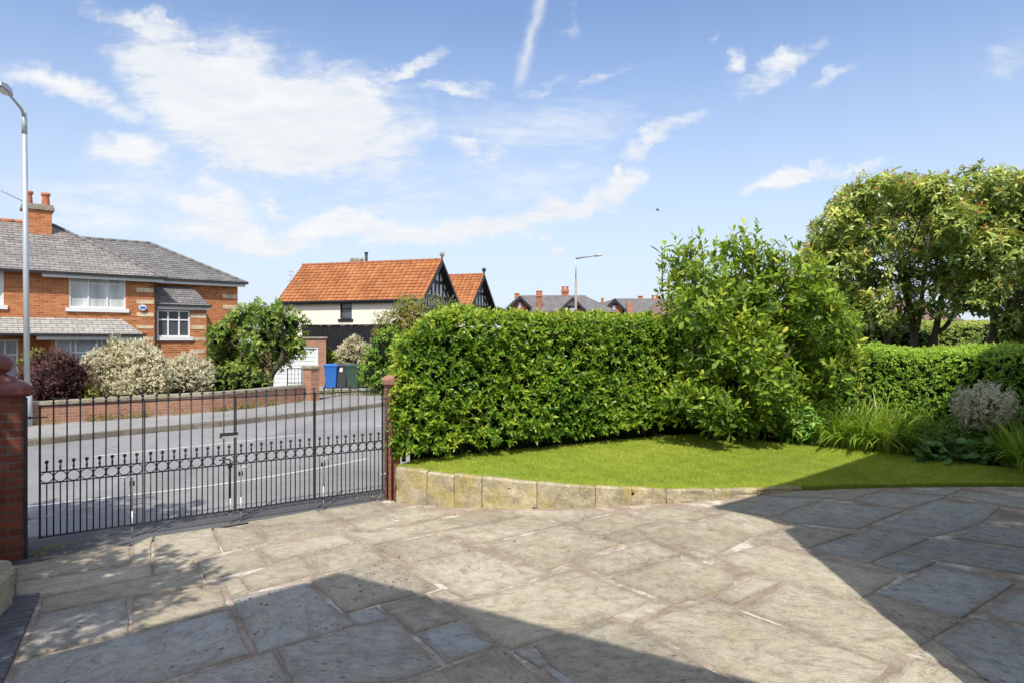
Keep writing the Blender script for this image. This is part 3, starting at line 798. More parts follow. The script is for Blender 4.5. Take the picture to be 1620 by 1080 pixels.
# kerb stones and footway on the far side
K2 = offset_line(KL, 0.14)
mb = MB(); acc = 0
for i in range(len(KL) - 1):
    g = 0.004
    a, b, c, d = KL[i], KL[i + 1], K2[i + 1], K2[i]
    e = (b - a).normalized() * (g if i % 3 == 0 else 0)
    t = random.random()
    p = [a + e, b, c, d + e]
    lo = [Vector((q.x, q.y, -0.05)) for q in p]; hi = [Vector((q.x, q.y, 0.115)) for q in p]
    mb.rings([lo, hi], 0, False, True, t)
tag(mb.build('kerb', M['kerb']), kind='structure')
WALLP = [(-22, 4.5), (-15.5, 10.4), (-10.9, 15.35), (-9.5, 16.85), (-8.1, 18.3), (-7.2, 20.1), (-6.62, 21.7)]
WL = smooth_line(WALLP, 0.4)
BACK = WALLP + [(-5.9, 24.0), (-4.6, 28.5), (-1.5, 37.5), (4, 52), (12, 75)]
BL = smooth_line(BACK, 0.4)
mb = MB()
strip(resample(BL, 70), resample([Vector(p) for p in K2], 70), 0.118, 0.118, mb)
tag(mb.build('footway', M['footway']), kind='structure')
# front gardens behind the wall
mb = MB()
gl = resample(BL, 50)
strip([p + Vector((-14, 22, 0)) for p in gl], gl, 0.10, 0.10, mb)
tag(mb.build('garden_ground', M['soil']), kind='structure')
# bins' driveway
mb = MB()
mb.face([(-6.5, 22.5, .122), (-5.0, 27.0, .122), (-9.0, 30.0, .122), (-10.2, 29.2, .122), (-7.6, 22.9, .122)])
tag(mb.build('driveway', M['footway']), kind='structure')

# ------------------------------------------------------------------ patio flagstones, traced joint by joint
ZP = (0, 780, 3.6); ZQ = (380, 780, 3.6); ZR = (760, 780, 3.6); ZS = (1120, 755, 3.24)
T = {'P': ZP, 'Q': ZQ, 'R': ZR, 'S': ZS}
FLAGS = [  # low tones put the shade into the colour of slabs lying in shadow
 ('P', .08, 'P 20 1140,P 115 965,P 1312 672,P 1420 915,P 800 1110'), ('P', .12, 'P 215 692,P 724 594,P 735 800,P 108 950'),
 ('P', .42, 'P 757 596,P 1258 538,P 1306 664,P 748 798'), ('P', .38, 'P 238 602,P 1122 424,P 1166 528,P 757 592,P 222 690'),
 ('P', .5, 'P 88 515,P 856 402,P 868 472,P 240 598,P 80 622'), ('P', .45, 'P 92 428,P 600 292,P 742 300,P 744 402,P 90 508'),
 ('P', .6, 'P 752 300,P 868 246,P 856 398,P 750 402'), ('P', .66, 'P 882 248,P 1204 200,P 1266 338,P 1112 380,P 876 414'),
 ('P', .55, 'P 878 420,P 1106 388,P 1124 424,P 870 472'), ('P', .4, 'P 1122 386,P 1466 326,P 1534 412,P 1168 502'),
 ('P', .47, 'P 1215 198,P 1438 194,P 1534 276,P 1272 336'), ('P', .72, 'P 1270 500,P 1366 478,P 1426 564,P 1310 598'),
 ('Q', .7, 'Q 2 482,Q 328 362,Q 444 456,Q 60 562'), ('Q', .02, 'Q -48 600,Q 372 512,Q 652 752,Q 100 918,Q 6 722'),
 ('Q', .3, 'Q 394 496,Q 560 450,Q 846 384,Q 1132 540,Q 1050 570,Q 800 630,Q 602 684'), ('Q', .04, 'Q 614 690,Q 780 646,Q 842 716,Q 674 764'),
 ('Q', .26, 'Q 802 644,Q 1054 578,Q 1236 724,Q 990 798'), ('Q', .0, 'Q 1000 806,Q 1250 738,Q 1444 872,Q 1182 972'),
 ('Q', .17, 'Q 212 890,Q 650 766,Q 884 726,Q 1146 990,Q 900 1070,Q 322 1130'), ('Q', .1, 'Q -350 1060,Q 44 946,Q 184 908,Q 300 1110,Q 320 1180,Q -360 1180'),
 ('Q', .75, 'Q 376 358,Q 680 284,Q 850 376,Q 482 458'), ('Q', .5, 'Q 100 310,Q 588 228,Q 656 284,Q 330 354,Q 190 392'),
 ('Q', .55, 'Q 108 200,Q 392 160,Q 592 176,Q 640 212,Q 166 272'), ('Q', .62, 'Q 44 166,Q 432 98,Q 542 156,Q 420 170,Q 108 192'),
 ('Q', .5, 'Q 448 100,Q 792 44,Q 884 112,Q 588 160'), ('Q', .66, 'Q 604 164,Q 790 130,Q 944 176,Q 708 226'), ('Q', .56, 'Q 800 124,Q 1020 78,Q 1232 120,Q 962 172'),
 ('Q', .62, 'Q 594 228,Q 712 236,Q 1140 150,Q 1274 190,Q 1000 244,Q 748 300,Q 690 286'), ('Q', .5, 'Q 768 312,Q 1112 234,Q 1334 326,Q 950 398'),
 ('R', .52, 'R -232 232,R 60 174,R 262 134,R 474 178,R 16 286'), ('R', .48, 'R -206 150,R 50 100,R 254 130,R 40 176,R -92 190'), ('R', .9, 'R 80 100,R 560 96,R 760 106,R 500 174,R 290 130'),
 ('R', .55, 'R 34 294,R 472 190,R 802 290,R 480 402,R 386 438'), ('Q', .9, 'Q 950 402,Q 1336 328,Q 1762 458,Q 1368 586,Q 1290 604'),
 ('R', .46, 'R 508 180,R 772 116,R 1022 160,R 682 246'), ('R', .4, 'R 690 252,R 882 198,R 972 268,R 800 290'), ('R', .6, 'R 542 404,R 880 300,R 962 280,R 1142 346,R 722 474'),
 ('R', .8, 'R 390 446,R 482 408,R 546 434,R 416 466'), ('R', .58, 'R 742 484,R 1152 354,R 1330 420,R 1442 470,R 1440 520,R 1300 578,R 1116 632'),
 ('R', .56, 'R -176 646,R -70 612,R 400 476,R 546 444,R 994 606,R 710 712,R 178 892,R 122 868'), ('Q', .7, 'Q 1082 570,Q 1154 545,Q 1282 606,Q 1184 640'),
 ('R', .88, 'R 758 702,R 1002 614,R 1100 636,R 862 742'), ('R', .3, 'R 300 872,R 720 730,R 834 752,R 1440 1084,R 1460 1200,R 600 1200'),
 ('R', .6, 'R 892 746,R 1300 606,S 150 682,S 924 972,S 800 1110,S 230 1090,R 1440 1052'), ('S', .86, 'S 24 612,S 230 520,S 382 540,S 118 656'),
 ('S', .64, 'S 158 672,S 400 545,S 752 640,S 1144 840,S 932 958'), ('S', .74, 'S 36 414,S 280 344,S 974 515,S 832 600,S 766 632,S 390 532'),
 ('S', .08, 'S 530 366,S 850 258,S 1134 314,S 822 442'), ('S', .3, 'S 222 320,S 382 262,S 440 240,S 744 288,S 520 362'), ('S', .6, 'S -108 247,S 130 180,S 310 208,S 372 264,S 206 314'),
 ('S', .02, 'S 344 210,S 600 118,S 1002 172,S 768 266,S 430 234'), ('S', .16, 'S 22 156,S 240 95,S 602 110,S 330 202,S 130 176'), ('S', .0, 'S 866 252,S 1160 120,S 1500 150,S 1392 242,S 1150 306'),
 ('S', .1, 'S 740 120,S 890 76,S 1236 98,S 1008 164'), ('S', .05, 'S 842 446,S 962 392,S 1172 436,S 1030 494'), ('S', .07, 'S 978 384,S 1154 318,S 1660 382,S 1640 502,S 1184 428'),
 ('S', .04, 'S 1254 312,S 1402 246,S 1680 274,S 1680 372'), ('S', .06, 'S 868 598,S 1176 444,S 1574 546,S 1300 726'), ('S', .34, 'S 780 626,S 850 602,S 1290 742,S 1150 832'),
 ('S', .12, 'S 1420 692,S 1650 568,S 1800 640,S 1720 790'), ('S', .09, 'S 1180 842,S 1372 718,S 1720 812,S 1720 1150,S 1424 1042'), ('S', .5, 'S 1086 914,S 1164 850,S 1414 1044,S 1400 1034'),
 ('S', .62, 'S 836 1064,S 1072 930,S 1396 1036,S 1520 1100,S 1500 1180,S 790 1180'), ('S', .1, 'S 1324 72,S 1620 102,S 1800 130,S 1640 162,S 1510 146,S 1250 96'), ('S', .2, 'S 250 90,S 400 66,S 884 70,S 722 120,S 612 108'),
 ('S', .12, 'S 900 72,S 1306 62,S 1232 94'), ('R', .7, 'R 890 120,R 1062 78,R 1330 122,R 1168 178,R 1030 154'), ('R', .55, 'R 890 204,R 1030 166,S 200 318,S 100 372,R 1320 356,R 1180 320,R 960 260'), ('R', .9, 'R 1170 340,R 1204 326,R 1330 362,R 1294 386'),
 ('Q', .34, 'Q 912 1080,Q 1182 992,R 118 886,R 168 906,R 352 1076,R 384 1190,Q 880 1190'), ('R', .1, 'R 186 902,R 262 880,R 390 966,R 340 1004'), ('R', .05, 'R 366 1006,R 402 988,R 580 1100,R 500 1130'),
]
def flag_poly(s):
    out = []
    for tok in s.split(','):
        z, x, y = tok.split(); ox, oy, k = T[z]
        out.append(gnd(ox + float(x) / k, oy + float(y) / k))
    return out
def area2(P): return sum(P[i].x * P[(i + 1) % len(P)].y - P[(i + 1) % len(P)].x * P[i].y for i in range(len(P)))
def inset(P, d):
    n = len(P); out = []
    for i in range(n):
        a, b, c = P[i - 1], P[i], P[(i + 1) % n]
        e1 = (b - a).normalized(); e2 = (c - b).normalized()
        n1 = Vector((-e1.y, e1.x, 0)); n2 = Vector((-e2.y, e2.x, 0))
        m = n1 + n2
        L2 = m.length_squared
        out.append(b + m * (2 * d / L2 if L2 > 0.45 else d))
    return out
def inside(p, P):
    c = False; n = len(P)
    for i in range(n):
        a, b = P[i], P[i - 1]
        if (a.y > p.y) != (b.y > p.y) and p.x < (b.x - a.x) * (p.y - a.y) / (b.y - a.y) + a.x: c = not c
    return c
mb = MB()
POLYS = []
def lay_flag(P, tone, gap=0.001, zc=None):
    if area2(P) < 0: P = P[::-1]
    P = inset(P, gap)
    E = []
    for i in range(len(P)):
        a, b = P[i], P[(i + 1) % len(P)]; k = max(1, int((b - a).length / 0.07))
        for j in range(k): E.append(a.lerp(b, j / k))
    sd = random.random() * 100
    E2 = []
    for p in E:
        w_ = mnoise.noise((p.x * 4, p.y * 4, sd)) * 0.009 + mnoise.noise((p.x * 13, p.y * 13, sd)) * 0.006
        ww = mnoise.noise((p.x * 4, p.y * 4, sd + 9)) * 0.009 + mnoise.noise((p.x * 13, p.y * 13, sd + 5)) * 0.006
        E2.append(p + Vector((w_, ww, 0)))
    c = sum(E2, Vector()) / len(E2)
    z = random.uniform(-0.002, 0.003) if zc is None else zc; tx, ty = random.gauss(0, 0.002), random.gauss(0, 0.002)
    def Zt(p): return 0.012 + z + (p.x - c.x) * tx + (p.y - c.y) * ty
    def shrink(p, d): 
        v = (c - p); return p + v.normalized() * min(d, v.length * 0.3)
    r0 = [Vector((p.x, p.y, -0.03)) for p in E2]
    r1 = [Vector((p.x, p.y, Zt(p) - 0.010)) for p in E2]
    r2 = [Vector((q.x, q.y, Zt(q) - 0.003)) for q in (shrink(p, 0.005) for p in E2)]
    r3 = [Vector((q.x, q.y, Zt(q))) for q in (shrink(p, 0.015) for p in E2)]
    r4 = [Vector((q.x, q.y, Zt(q) + .0005)) for q in (shrink(p, 0.05) for p in E2)]
    r5 = [Vector((q.x, q.y, Zt(q) + .0007)) for q in (shrink(p, 0.13) for p in E2)]
    st_ = len(mb.v); ne = len(E2)
    mb.rings([r0, r1, r2, r3, r4, r5], 0, False, True, tone)
    for i_ in range(ne * 6): mb.g[st_ + i_] = (0, 0, 0, .15, .62, 1)[i_ // ne]
for zz, tone, s in FLAGS:
    P = flag_poly(s); POLYS.append(P)
    lay_flag(P, min(1, max(0, tone + random.uniform(-.05, .05))))
# flags that lie out of the picture, in the same bond
allp = [[p + (p - sum(P, Vector()) / len(P)) * 0.02 for p in P] for P in POLYS]
fu = Vector((math.cos(math.radians(36)), math.sin(math.radians(36)), 0)); fv = Vector((-fu.y, fu.x, 0))
FRONT = [(-1.45, 8.5, .44), (-1.04, 8.34, .41), (-.36, 8.18, .364), (.3, 8.18, .31), (1.01, 8.24, .25), (1.91, 8.44, .18), (2.55, 8.62, .13), (3.06, 8.82, .095), (4.27, 9.22, .06), (5.5, 9.36, .045), (7.04, 9.39, .045), (9.5, 9.3, .045), (12, 9.0, .045)]
def front_y(x):
    for i in range(len(FRONT) - 1):
        a, b = FRONT[i], FRONT[i + 1]
        if a[0] <= x <= b[0]: return a[1] + (b[1] - a[1]) * (x - a[0]) / (b[0] - a[0])
    return 8.5 if x < 0 else 9
for i in range(-12, 16):
    for j in range(-14, 14):
        o = fu * (i * 0.9 + (j % 2) * 0.4) + fv * (j * 0.62)
        P = [o, o + fu * 0.9, o + fu * 0.9 + fv * 0.62, o + fv * 0.62]
        if any(p.y < -3 or p.x < -4.4 or p.x > 11 or (p - GA).dot(GV) > -0.3 or p.y > front_y(p.x) - 0.1 for p in P): continue
        ok = True
        for a in range(7):
            for b in range(6):
                q = o + fu * 0.9 * a / 6 + fv * 0.62 * b / 5
                if any(inside(q, A) for A in allp): ok = False; break
            if not ok: break
        if ok and any(inside(sum(A, Vector()) / len(A), P) for A in POLYS): ok = False
        if ok: lay_flag(P, random.random())
# mortar bed below
bed = [GA + GU * -0.3 - GV * 0.33, GA + (GB - GA) * .2 - GV * .33, GA + (GB - GA) * .4 - GV * .19, GA + (GB - GA) * .6 - GV * .13, GA + (GB - GA) * .8 - GV * .09, GB - GV * .03 + GU * .1]
fr = [Vector((f[0], f[1] + .03, 0)) for f in FRONT]
P = [Vector((-5, -4, 0)), Vector((12, -4, 0))] + fr[::-1] + bed[::-1] + [Vector((-5.2, 5.6, 0))]
import bmesh
bm = bmesh.new(); vs = [bm.verts.new((p.x, p.y, 0.001)) for p in P]; f = bm.faces.new(vs); bmesh.ops.triangulate(bm, faces=[f]); 
bmv = [v.co.copy() for v in bm.verts]; bm.verts.index_update(); bmf = [[v.index for v in f.verts] for f in bm.faces]; bm.free()
mb.add(bmv, bmf, 1)
patio = mb.build('patio', [M['flag'], M['mortar']])
tag(patio, kind='structure')

# dark blue brick edging on the left
mb = MB()
e0 = gnd(64, 947); e1 = gnd(8, 1082)
d = (e1 - e0).normalized(); nrm = Vector((d.y, -d.x, 0))
if nrm.x > 0: nrm = -nrm
for i in range(-1, 22):
    for j in range(2):
        o = e0 + d * (i * 0.078) + nrm * (0.01 + j * 0.225)
        mb.cbox(o + d * 0.037 + nrm * 0.11 + Vector((0, 0, 0.0 + random.uniform(-.003, .004))), (0.073, 0.218, 0.06), math.atan2(d.y, d.x) , 0.005)
tag(mb.build('brick_edging', M['bluebrick']), kind='structure')

# ------------------------------------------------------------------ gates
LEAF = (GB - GA).length / 4
def gpt(u, z, v=0.0): 
    p = GA + GU * u + GV * v; return Vector((p.x, p.y, z))
ZB, ZR0, ZR1, ZT = 0.135, 0.645, 0.755, 1.385
def ball(mb, c, r, n=8):
    mb.lathe(c, [(r * 0.05, -r), (r * 0.7, -r * 0.7), (r, 0), (r * 0.7, r * 0.7), (r * 0.05, r)], n)
def rect_bar(mb, a, b, w_, t_, up=None):
    a = Vector(a); b = Vector(b); d = b - a
    s = GV.copy() * t_
    q = d.cross(GV).normalized() * w_
    mb.obox(a - s / 2 - q / 2, d, s, q)
LAB = ['black iron gate leaf hinged on the round topped brick pillar at left', 'black iron gate leaf second from left, carrying the letter plate by the middle meeting bolts',
       'black iron gate leaf third from left, just right of the middle meeting bolts', 'black iron gate leaf hinged on the red brick pillar beside the clipped hedge']
for g in range(4):
    u0 = g * LEAF + (0.0085 if g else 0.02); u1 = (g + 1) * LEAF - (0.0085 if g < 3 else 0.02)
    root = empty('iron_gate', gpt(u0, 0), LAB[g], 'gate', 'iron gate leaves across the drive')
    mb = MB()
    for u in (u0, u1):
        tall = (g == 1 and u == u1) or (g == 2 and u == u0) or True
        rect_bar(mb, gpt(u, ZB - 0.01), gpt(u, ZT + 0.012), 0.019 if (g, u) in ((0, u0), (3, u1)) else 0.010, 0.02)
    for z, t_ in ((ZB, .026), (ZR0, .009), (ZR1, .009), (ZT, .012)):
        rect_bar(mb, gpt(u0, z), gpt(u1, z), t_ if z != ZB else 0.012, 0.024)
    mb.build('gate_frame', M['iron'], root)
    pitch = (u1 - u0) / 8
    for i in range(9):
        u = u0 + i * pitch
        mb = MB()
        if 0 < i < 8:
            mb.tube([gpt(u, ZB), gpt(u, ZT + 0.045)], 0.0068, 6)
        else:
            mb.tube([gpt(u, ZT), gpt(u, ZT + 0.045)], 0.0075, 6)
        if not (g == 0 and i == 0) and not (g == 3 and i == 8) and not (g > 0 and i == 0):
            mb.tube([gpt(u, ZT + 0.018), gpt(u, ZT + 0.03)], 0.012, 8)
            ball(mb, gpt(u, ZT + 0.06), 0.0155)
        if 0 < i < 8 or (g < 3 and i == 8): mb.build('tall_bar', M['iron'], root)
    for i in range(8):
        u = u0 + (i + .5) * pitch
        mb = MB(); mb.tube([gpt(u, ZB), gpt(u, ZR0)], 0.0058, 6); mb.tube([gpt(u, ZR1), gpt(u, ZR1 + 0.075)], 0.0075, 6)
        mb.tube([gpt(u, ZR1 + 0.03), gpt(u, ZR1 + 0.045)], 0.012, 8)
        ball(mb, gpt(u, ZR1 + 0.092), 0.019)
        mb.build('short_bar', M['iron'], root)
        mb = MB(); n = 20; rr = (ZR1 - ZR0) / 2 - 0.004; zc = (ZR0 + ZR1) / 2
        ring = [gpt(u + rr * math.cos(2 * math.pi * j / n), zc + rr * math.sin(2 * math.pi * j / n)) for j in range(n)]
        R = []
        for j in range(n):
            a = 2 * math.pi * j / n
            rad = GU * math.cos(a) + Vector((0, 0, math.sin(a)))
            c = ring[j]
            R.append([c + rad * .004 + GV * .008, c + rad * .004 - GV * .008, c - rad * .004 - GV * .008, c - rad * .004 + GV * .008])
        R.append(R[0]); mb.rings(R, 0, False, False)
        mb.build('ring', M['iron'], root)
    def bolt(u, hz, side):
        mb = MB(); v = -0.032
        mb.tube([gpt(u, 0.0, v), gpt(u, 0.28, v)], 0.0085, 8, 1)
        mb.tube([gpt(u, 0.2, v), gpt(u, hz - .01, v), gpt(u, hz, v - .004), gpt(u + side * 0.02, hz + 0.012, v - .01), gpt(u + side * 0.12, hz + 0.012, v - .012)], 0.008, 8, 0 if g == 1 else 1)
        c = gpt(u, hz - 0.085, v + .012)
        mb.obox(c - GU * .022 - GV * .016, GU * .044, GV * .03, Vector((0, 0, .045)), 0)
        c = gpt(u, ZB - 0.012, v + .02)
        mb.obox(c - GU * .018 - GV * .03, GU * .036, GV * .03, Vector((0, 0, .03)), 0)
        mb.build('drop_bolt', [M['iron'], M['steel']], root)
    if g == 0: bolt(u1 - 0.10, 0.62, -1)
    if g == 1:
        bolt(u1 - 0.05, 0.70, -1)
        mb = MB(); c = gpt(u1 - 0.155, 0.945, -0.02)
        mb.obox(c, GU * .19, GV * .012, Vector((0, 0, .055)), 0)
        mb.obox(c + GU * .02 - GV * .006, GU * .17, GV * .01, Vector((0, 0, .02)) , 1)
        mb.build('letter_plate', [M['gutter'], M['steel']], root)
    if g == 2: bolt(u0 + 0.045, 0.60, 1)
    if g == 3: bolt(u0 + 0.09, 0.60, 1)
    for z in (0.33, 1.28) if g in (0, 3) else ():
        mb = MB()
        a, b = (u0 + 0.06, u0 - 0.17) if g == 0 else (u1 - 0.03, u1 + 0.08)
        mb.tube([gpt(a, z), gpt(b, z)], 0.007, 6); ball(mb, gpt(b * .6 + a * .4, z), 0.014)
        mb.build('hinge_pin', M['steel'] if z < 1 else M['iron'], root)

# ------------------------------------------------------------------ pillars by the gates
def oriented(c, s, z0, z1, mb, mat=0):
    c = Vector((c[0], c[1], 0)); 
    mb.obox(c - GU * s / 2 - GV * s / 2 + Vector((0, 0, z0)), GU * s, GV * s, Vector((0, 0, z1 - z0)), mat)
LP = GA - GU * 0.30
root = empty('gate_pillar', (LP.x, LP.y, 0), 'dark red brick gate pillar with glazed terracotta cap and ball finial', 'pillar')
mb = MB(); oriented(LP, 0.42, -0.02, 1.50, mb); mb.build('shaft', M['pillarbrick'], root)
mb = MB()
def sq(c, s, z): return [Vector((c.x, c.y, z)) + GU * a * s / 2 + GV * b * s / 2 for a, b in ((-1, -1), (1, -1), (1, 1), (-1, 1))]
mb.rings([sq(LP, .43, 1.495), sq(LP, .50, 1.51), sq(LP, .52, 1.525), sq(LP, .52, 1.575), sq(LP, .49, 1.60), sq(LP, .40, 1.625), sq(LP, .30, 1.645), sq(LP, .27, 1.67)], 0)
mb.build('cap', M['terracotta'], root)
mb = MB(); mb.lathe((LP.x, LP.y, 1.665), [(.13, 0), (.135, .01), (.11, .02), (.07, .035), (.068, .05), (.10, .062), (.118, .09), (.127, .13), (.118, .17), (.09, .20), (.05, .22), (.005, .225)], 28)
mb.build('ball_finial', M['terracotta'], root)
mb = MB(); e = GA - GU * 0.078 - GV * 0.214; mb.obox((e.x, e.y, 0), -GU * .03, -GV * .008, Vector((0, 0, 1.49))); mb.build('iron_strap', M['iron'], root)
RP = GB + GU * 0.125 + GV * 0.02
root = empty('gate_pillar', (RP.x, RP.y, 0), 'slim red brick gate pillar with pink stone cap beside the hedge', 'pillar')
mb = MB(); oriented(RP, 0.15, -0.02, 1.455, mb); mb.build('shaft', M['pillarbrick2'], root)
mb = MB(); mb.rings([sq(RP, .185, 1.455), sq(RP, .205, 1.46), sq(RP, .205, 1.52), sq(RP, .18, 1.54), sq(RP, .10, 1.575)], 0); mb.build('cap', M['pinkstone'], root)
mb = MB(); e = GB + GU * 0.035 - GV * .02; mb.tube([(e.x, e.y, 0), (e.x, e.y, 1.44)], 0.011, 8); e = GB + GU * 0.06 - GV * .10; mb.tube([(e.x, e.y, 0), (e.x, e.y, 1.0)], 0.009, 8)
mb.build('hanging_post', M['iron'], root)

# low wall and stone block on the left edge
root = empty('garden_wall', (-4.62, 5.0, 0), 'low brick wall with stone coping running up to the ball topped pillar', 'wall')
mb = MB(); mb.obox((-4.86, 3.2, -.02), (.3, 0, 0), (-.03, 2.85, 0), (0, 0, .80)); mb.build('wall', M['pillarbrick'], root)
mb = MB()
for i in range(4): mb.cbox((-4.71 - .008 * i, 3.55 + .715 * i, .815), (.42, .70, .075), 0.01, .012)
mb.build('coping', M['coping'], root)
SB = ((-4.7, 4.1), (-3.50, 4.35), (-3.755, 5.13), (-3.96, 5.40), (-4.7, 5.5))
mb = MB(); mb.rings([[Vector((x, y, z)) for x, y in SB] for z in (-.02, .255)] + [[Vector((x - .02, y - .01, .275)) for x, y in SB]], 0)
o = mb.build('stone_block', M['coping'])
tag(o, 'weathered stone step block standing on the paving below the low wall', 'stone block')

# ------------------------------------------------------------------ curved retaining wall of the lawn
mb = MB()
FC = smooth_line([(a, b, c) for a, b, c in FRONT[:11]], 0.03)
def at_px(px):
    best = min(range(len(FC)), key=lambda i: abs(810 + F * FC[i].x / FC[i].y - px)); return best
jo = [620, 675, 718, 764, 848, 944, 998, 1054, 1130, 1200, 1268]
for a, b in zip(jo[:-1], jo[1:]):
    i0, i1 = at_px(a), at_px(b)
    if i1 - i0 < 4: continue
    seg = FC[i0: i1 + 1]
    k = 8; seg = resample(seg, k)
    t = random.random(); dz = random.uniform(-.006, .006); off = random.uniform(-.005, .005)
    R = []
    sd = random.random() * 50
    for j, p in enumerate(seg):
        tn = (seg[min(j + 1, k)] - seg[max(j - 1, 0)]); tn.z = 0; tn.normalize(); nr = Vector((-tn.y, tn.x, 0))
        sh = 0.004 if j == 0 else (-0.004 if j == k else 0)
        q = Vector((p.x, p.y, 0)) + tn * sh + nr * off; zt = p.z + .012 + dz + mnoise.noise((p.x * 3, p.y * 3, sd)) * .014
        rb = 0.005 if j in (0, k) else 0.0
        rows = []
        for zf in (0, .25, .5, .75):
            bz = mnoise.noise((p.x * 6, zf * 3, sd)) * .018
            rows.append(q + nr * (bz + rb) + Vector((0, 0, -0.02 + (zt - .01) * zf)))
        R.append(rows + [q + nr * (rb) + Vector((0, 0, zt - .025)), q + nr * (.02 + rb) + Vector((0, 0, zt - rb)), q + nr * .09 + Vector((0, 0, zt - rb)), q + nr * .10 + Vector((0, 0, -.02))])
    mb.rings([list(reversed(r)) for r in R], 0, False, True, t)
back_ = FC[at_px(620):at_px(1268)][::6]
for i in range(len(back_) - 1):
    a, b = back_[i], back_[i + 1]; mb.face([(a.x, a.y + .012, -.02), (b.x, b.y + .012, -.02), (b.x, b.y + .012, b.z - .01), (a.x, a.y + .012, a.z - .01)], 1)
tag(mb.build('retaining_wall', [M['wallstone'], M['soil']]), 'low curved retaining wall of yellowish stone blocks edging the lawn', 'wall')

# ------------------------------------------------------------------ street wall, pillar, bins, lamps
root = empty('garden_wall', (-9.5, 16.85, 0.1), 'low red brick garden wall with stone coping across the road', 'wall')
Wf = smooth_line(WALLP, 0.5); Wb = offset_line(Wf, 0.22)
mb = MB()
for i in range(len(Wf) - 1):
    a, b, c, d = Wf[i], Wf[i + 1], Wb[i + 1], Wb[i]
    mb.face([(a.x, a.y, .1), (b.x, b.y, .1), (b.x, b.y, .56), (a.x, a.y, .56)]); mb.face([(c.x, c.y, .1), (d.x, d.y, .1), (d.x, d.y, .56), (c.x, c.y, .56)])
mb.build('wall', M['wallbrick'], root)
mb = MB(); Cf = offset_line(Wf, -0.04); Cb = offset_line(Wf, .26)
for i in range(len(Wf) - 1):
    if i % 2: continue
    j = min(i + 2, len(Wf) - 1)
    a, b, c, d = Cf[i], Cf[j], Cb[j], Cb[i]; e = (b - a).normalized() * .006; z = random.uniform(-.006, .006)
    P = [a + e, b - e, c - e, d + e]; m_ = sum(P, Vector()) / 4
    mb.rings([[Vector((q.x, q.y, .56)) for q in P], [Vector((q.x, q.y, .625 + z)) for q in P], [Vector((q.x, q.y, .645 + z)) + (m_ - q) * .05 for q in P]], 0)
mb.build('coping', M['coping'], root)
e = WALLP[-1]
pc = Vector((e[0] + .16, e[1] + .25, 0))
root = empty('gate_pillar', (pc.x, pc.y, .1), 'short brick pillar with flat stone cap ending the garden wall across the road', 'pillar')
mb = MB(); mb.box((pc.x, pc.y, .62), (.36, .36, 1.06), math.radians(60)); mb.build('shaft', M['wallbrick'], root)
mb = MB(); mb.cbox((pc.x, pc.y, 1.19), (.44, .44, .09), math.radians(60), .02); mb.build('cap', M['coping'], root)
gp = Vector((-6.62, 22.55, 0))
root = empty('metal_gate', (gp.x - .35, gp.y, .12), 'small open black metal gate beside the short brick pillar', 'gate')
mb = MB()
for dx in (0.0, -.42): mb.tube([(gp.x + dx - .32, gp.y + dx * .4, .12), (gp.x + dx - .32, gp.y + dx * .4, 1.15)], .02, 6)
for z in (.2, .65, 1.12): mb.tube([(gp.x - .32, gp.y, z), (gp.x - .74, gp.y - .17, z)], .014, 6)
for i in range(1, 4): mb.tube([(gp.x - .32 - .105 * i, gp.y - .042 * i, .2), (gp.x - .32 - .105 * i, gp.y - .042 * i, 1.12)], .008, 5)
mb.build('gate_frame', M['iron'], root)

def bin_(px, Y, mat, label, rz, h=0.93):
    c = at(px, 540, Y); c.z = 0.122
    r = empty('wheelie_bin', c, label, 'bin', 'wheelie bins on the drive', 0)
    ca, sa = math.cos(rz), math.sin(rz)
    def ringz(wx, wy, z, oy=0): return [c + Vector((ca * x - sa * (y + oy), sa * x + ca * (y + oy), z)) for x, y in ((-wx + .03, -wy), (wx - .03, -wy), (wx, -wy + .03), (wx, wy - .03), (wx - .03, wy), (-wx + .03, wy), (-wx, wy - .03), (-wx, -wy + .03))]
    mb = MB(); mb.rings([ringz(.20, .22, .03), ringz(.205, .225, .1), ringz(.25, .285, h - .08), ringz(.27, .30, h - .08), ringz(.27, .30, h - .03)], 0)
    body = mb.build('body', M[mat], r)
    mb = MB(); mb.rings([ringz(.285, .315, h - .028), ringz(.285, .315, h), ringz(.24, .27, h + .04), ringz(.12, .14, h + .055)], 0); mb.build('lid', M[mat], r)
    mb = MB(); a = c + Vector((ca * -.2 - sa * .345, sa * -.2 + ca * .345, h - .03)); b = c + Vector((ca * .2 - sa * .345, sa * .2 + ca * .345, h - .03)); mb.tube([a, b], .018, 8); mb.build('handle', M[mat], r)
    for sx in (-1, 1):
        w0 = c + Vector((ca * sx * .2 - sa * .24, sa * sx * .2 + ca * .24, .1)); w1 = c + Vector((ca * sx * .25 - sa * .24, sa * sx * .25 + ca * .24, .1))
        mb = MB(); mb.tube([w0, w1], .1, 14); mb.build('wheel', M['rubber'], r)
    return r, c
bin_(523.5, 27.7, 'bluebin', 'blue wheelie bin, left of the other bins on the drive', .25)
r, c = bin_(540.5, 27.9, 'greybin', 'dark grey wheelie bin with a white sticker between the other bins', .12)
mb = MB(); q = c + Vector((-.02, -.288, .66)); mb.obox(q, (.13, 0, 0), (0, .012, .0), (0, 0.006, .17)); mb.build('sticker', M['white'], r)
bin_(558.5, 27.6, 'greenbin', 'dark green wheelie bin, right of the grey bin by the shrubs', .05)

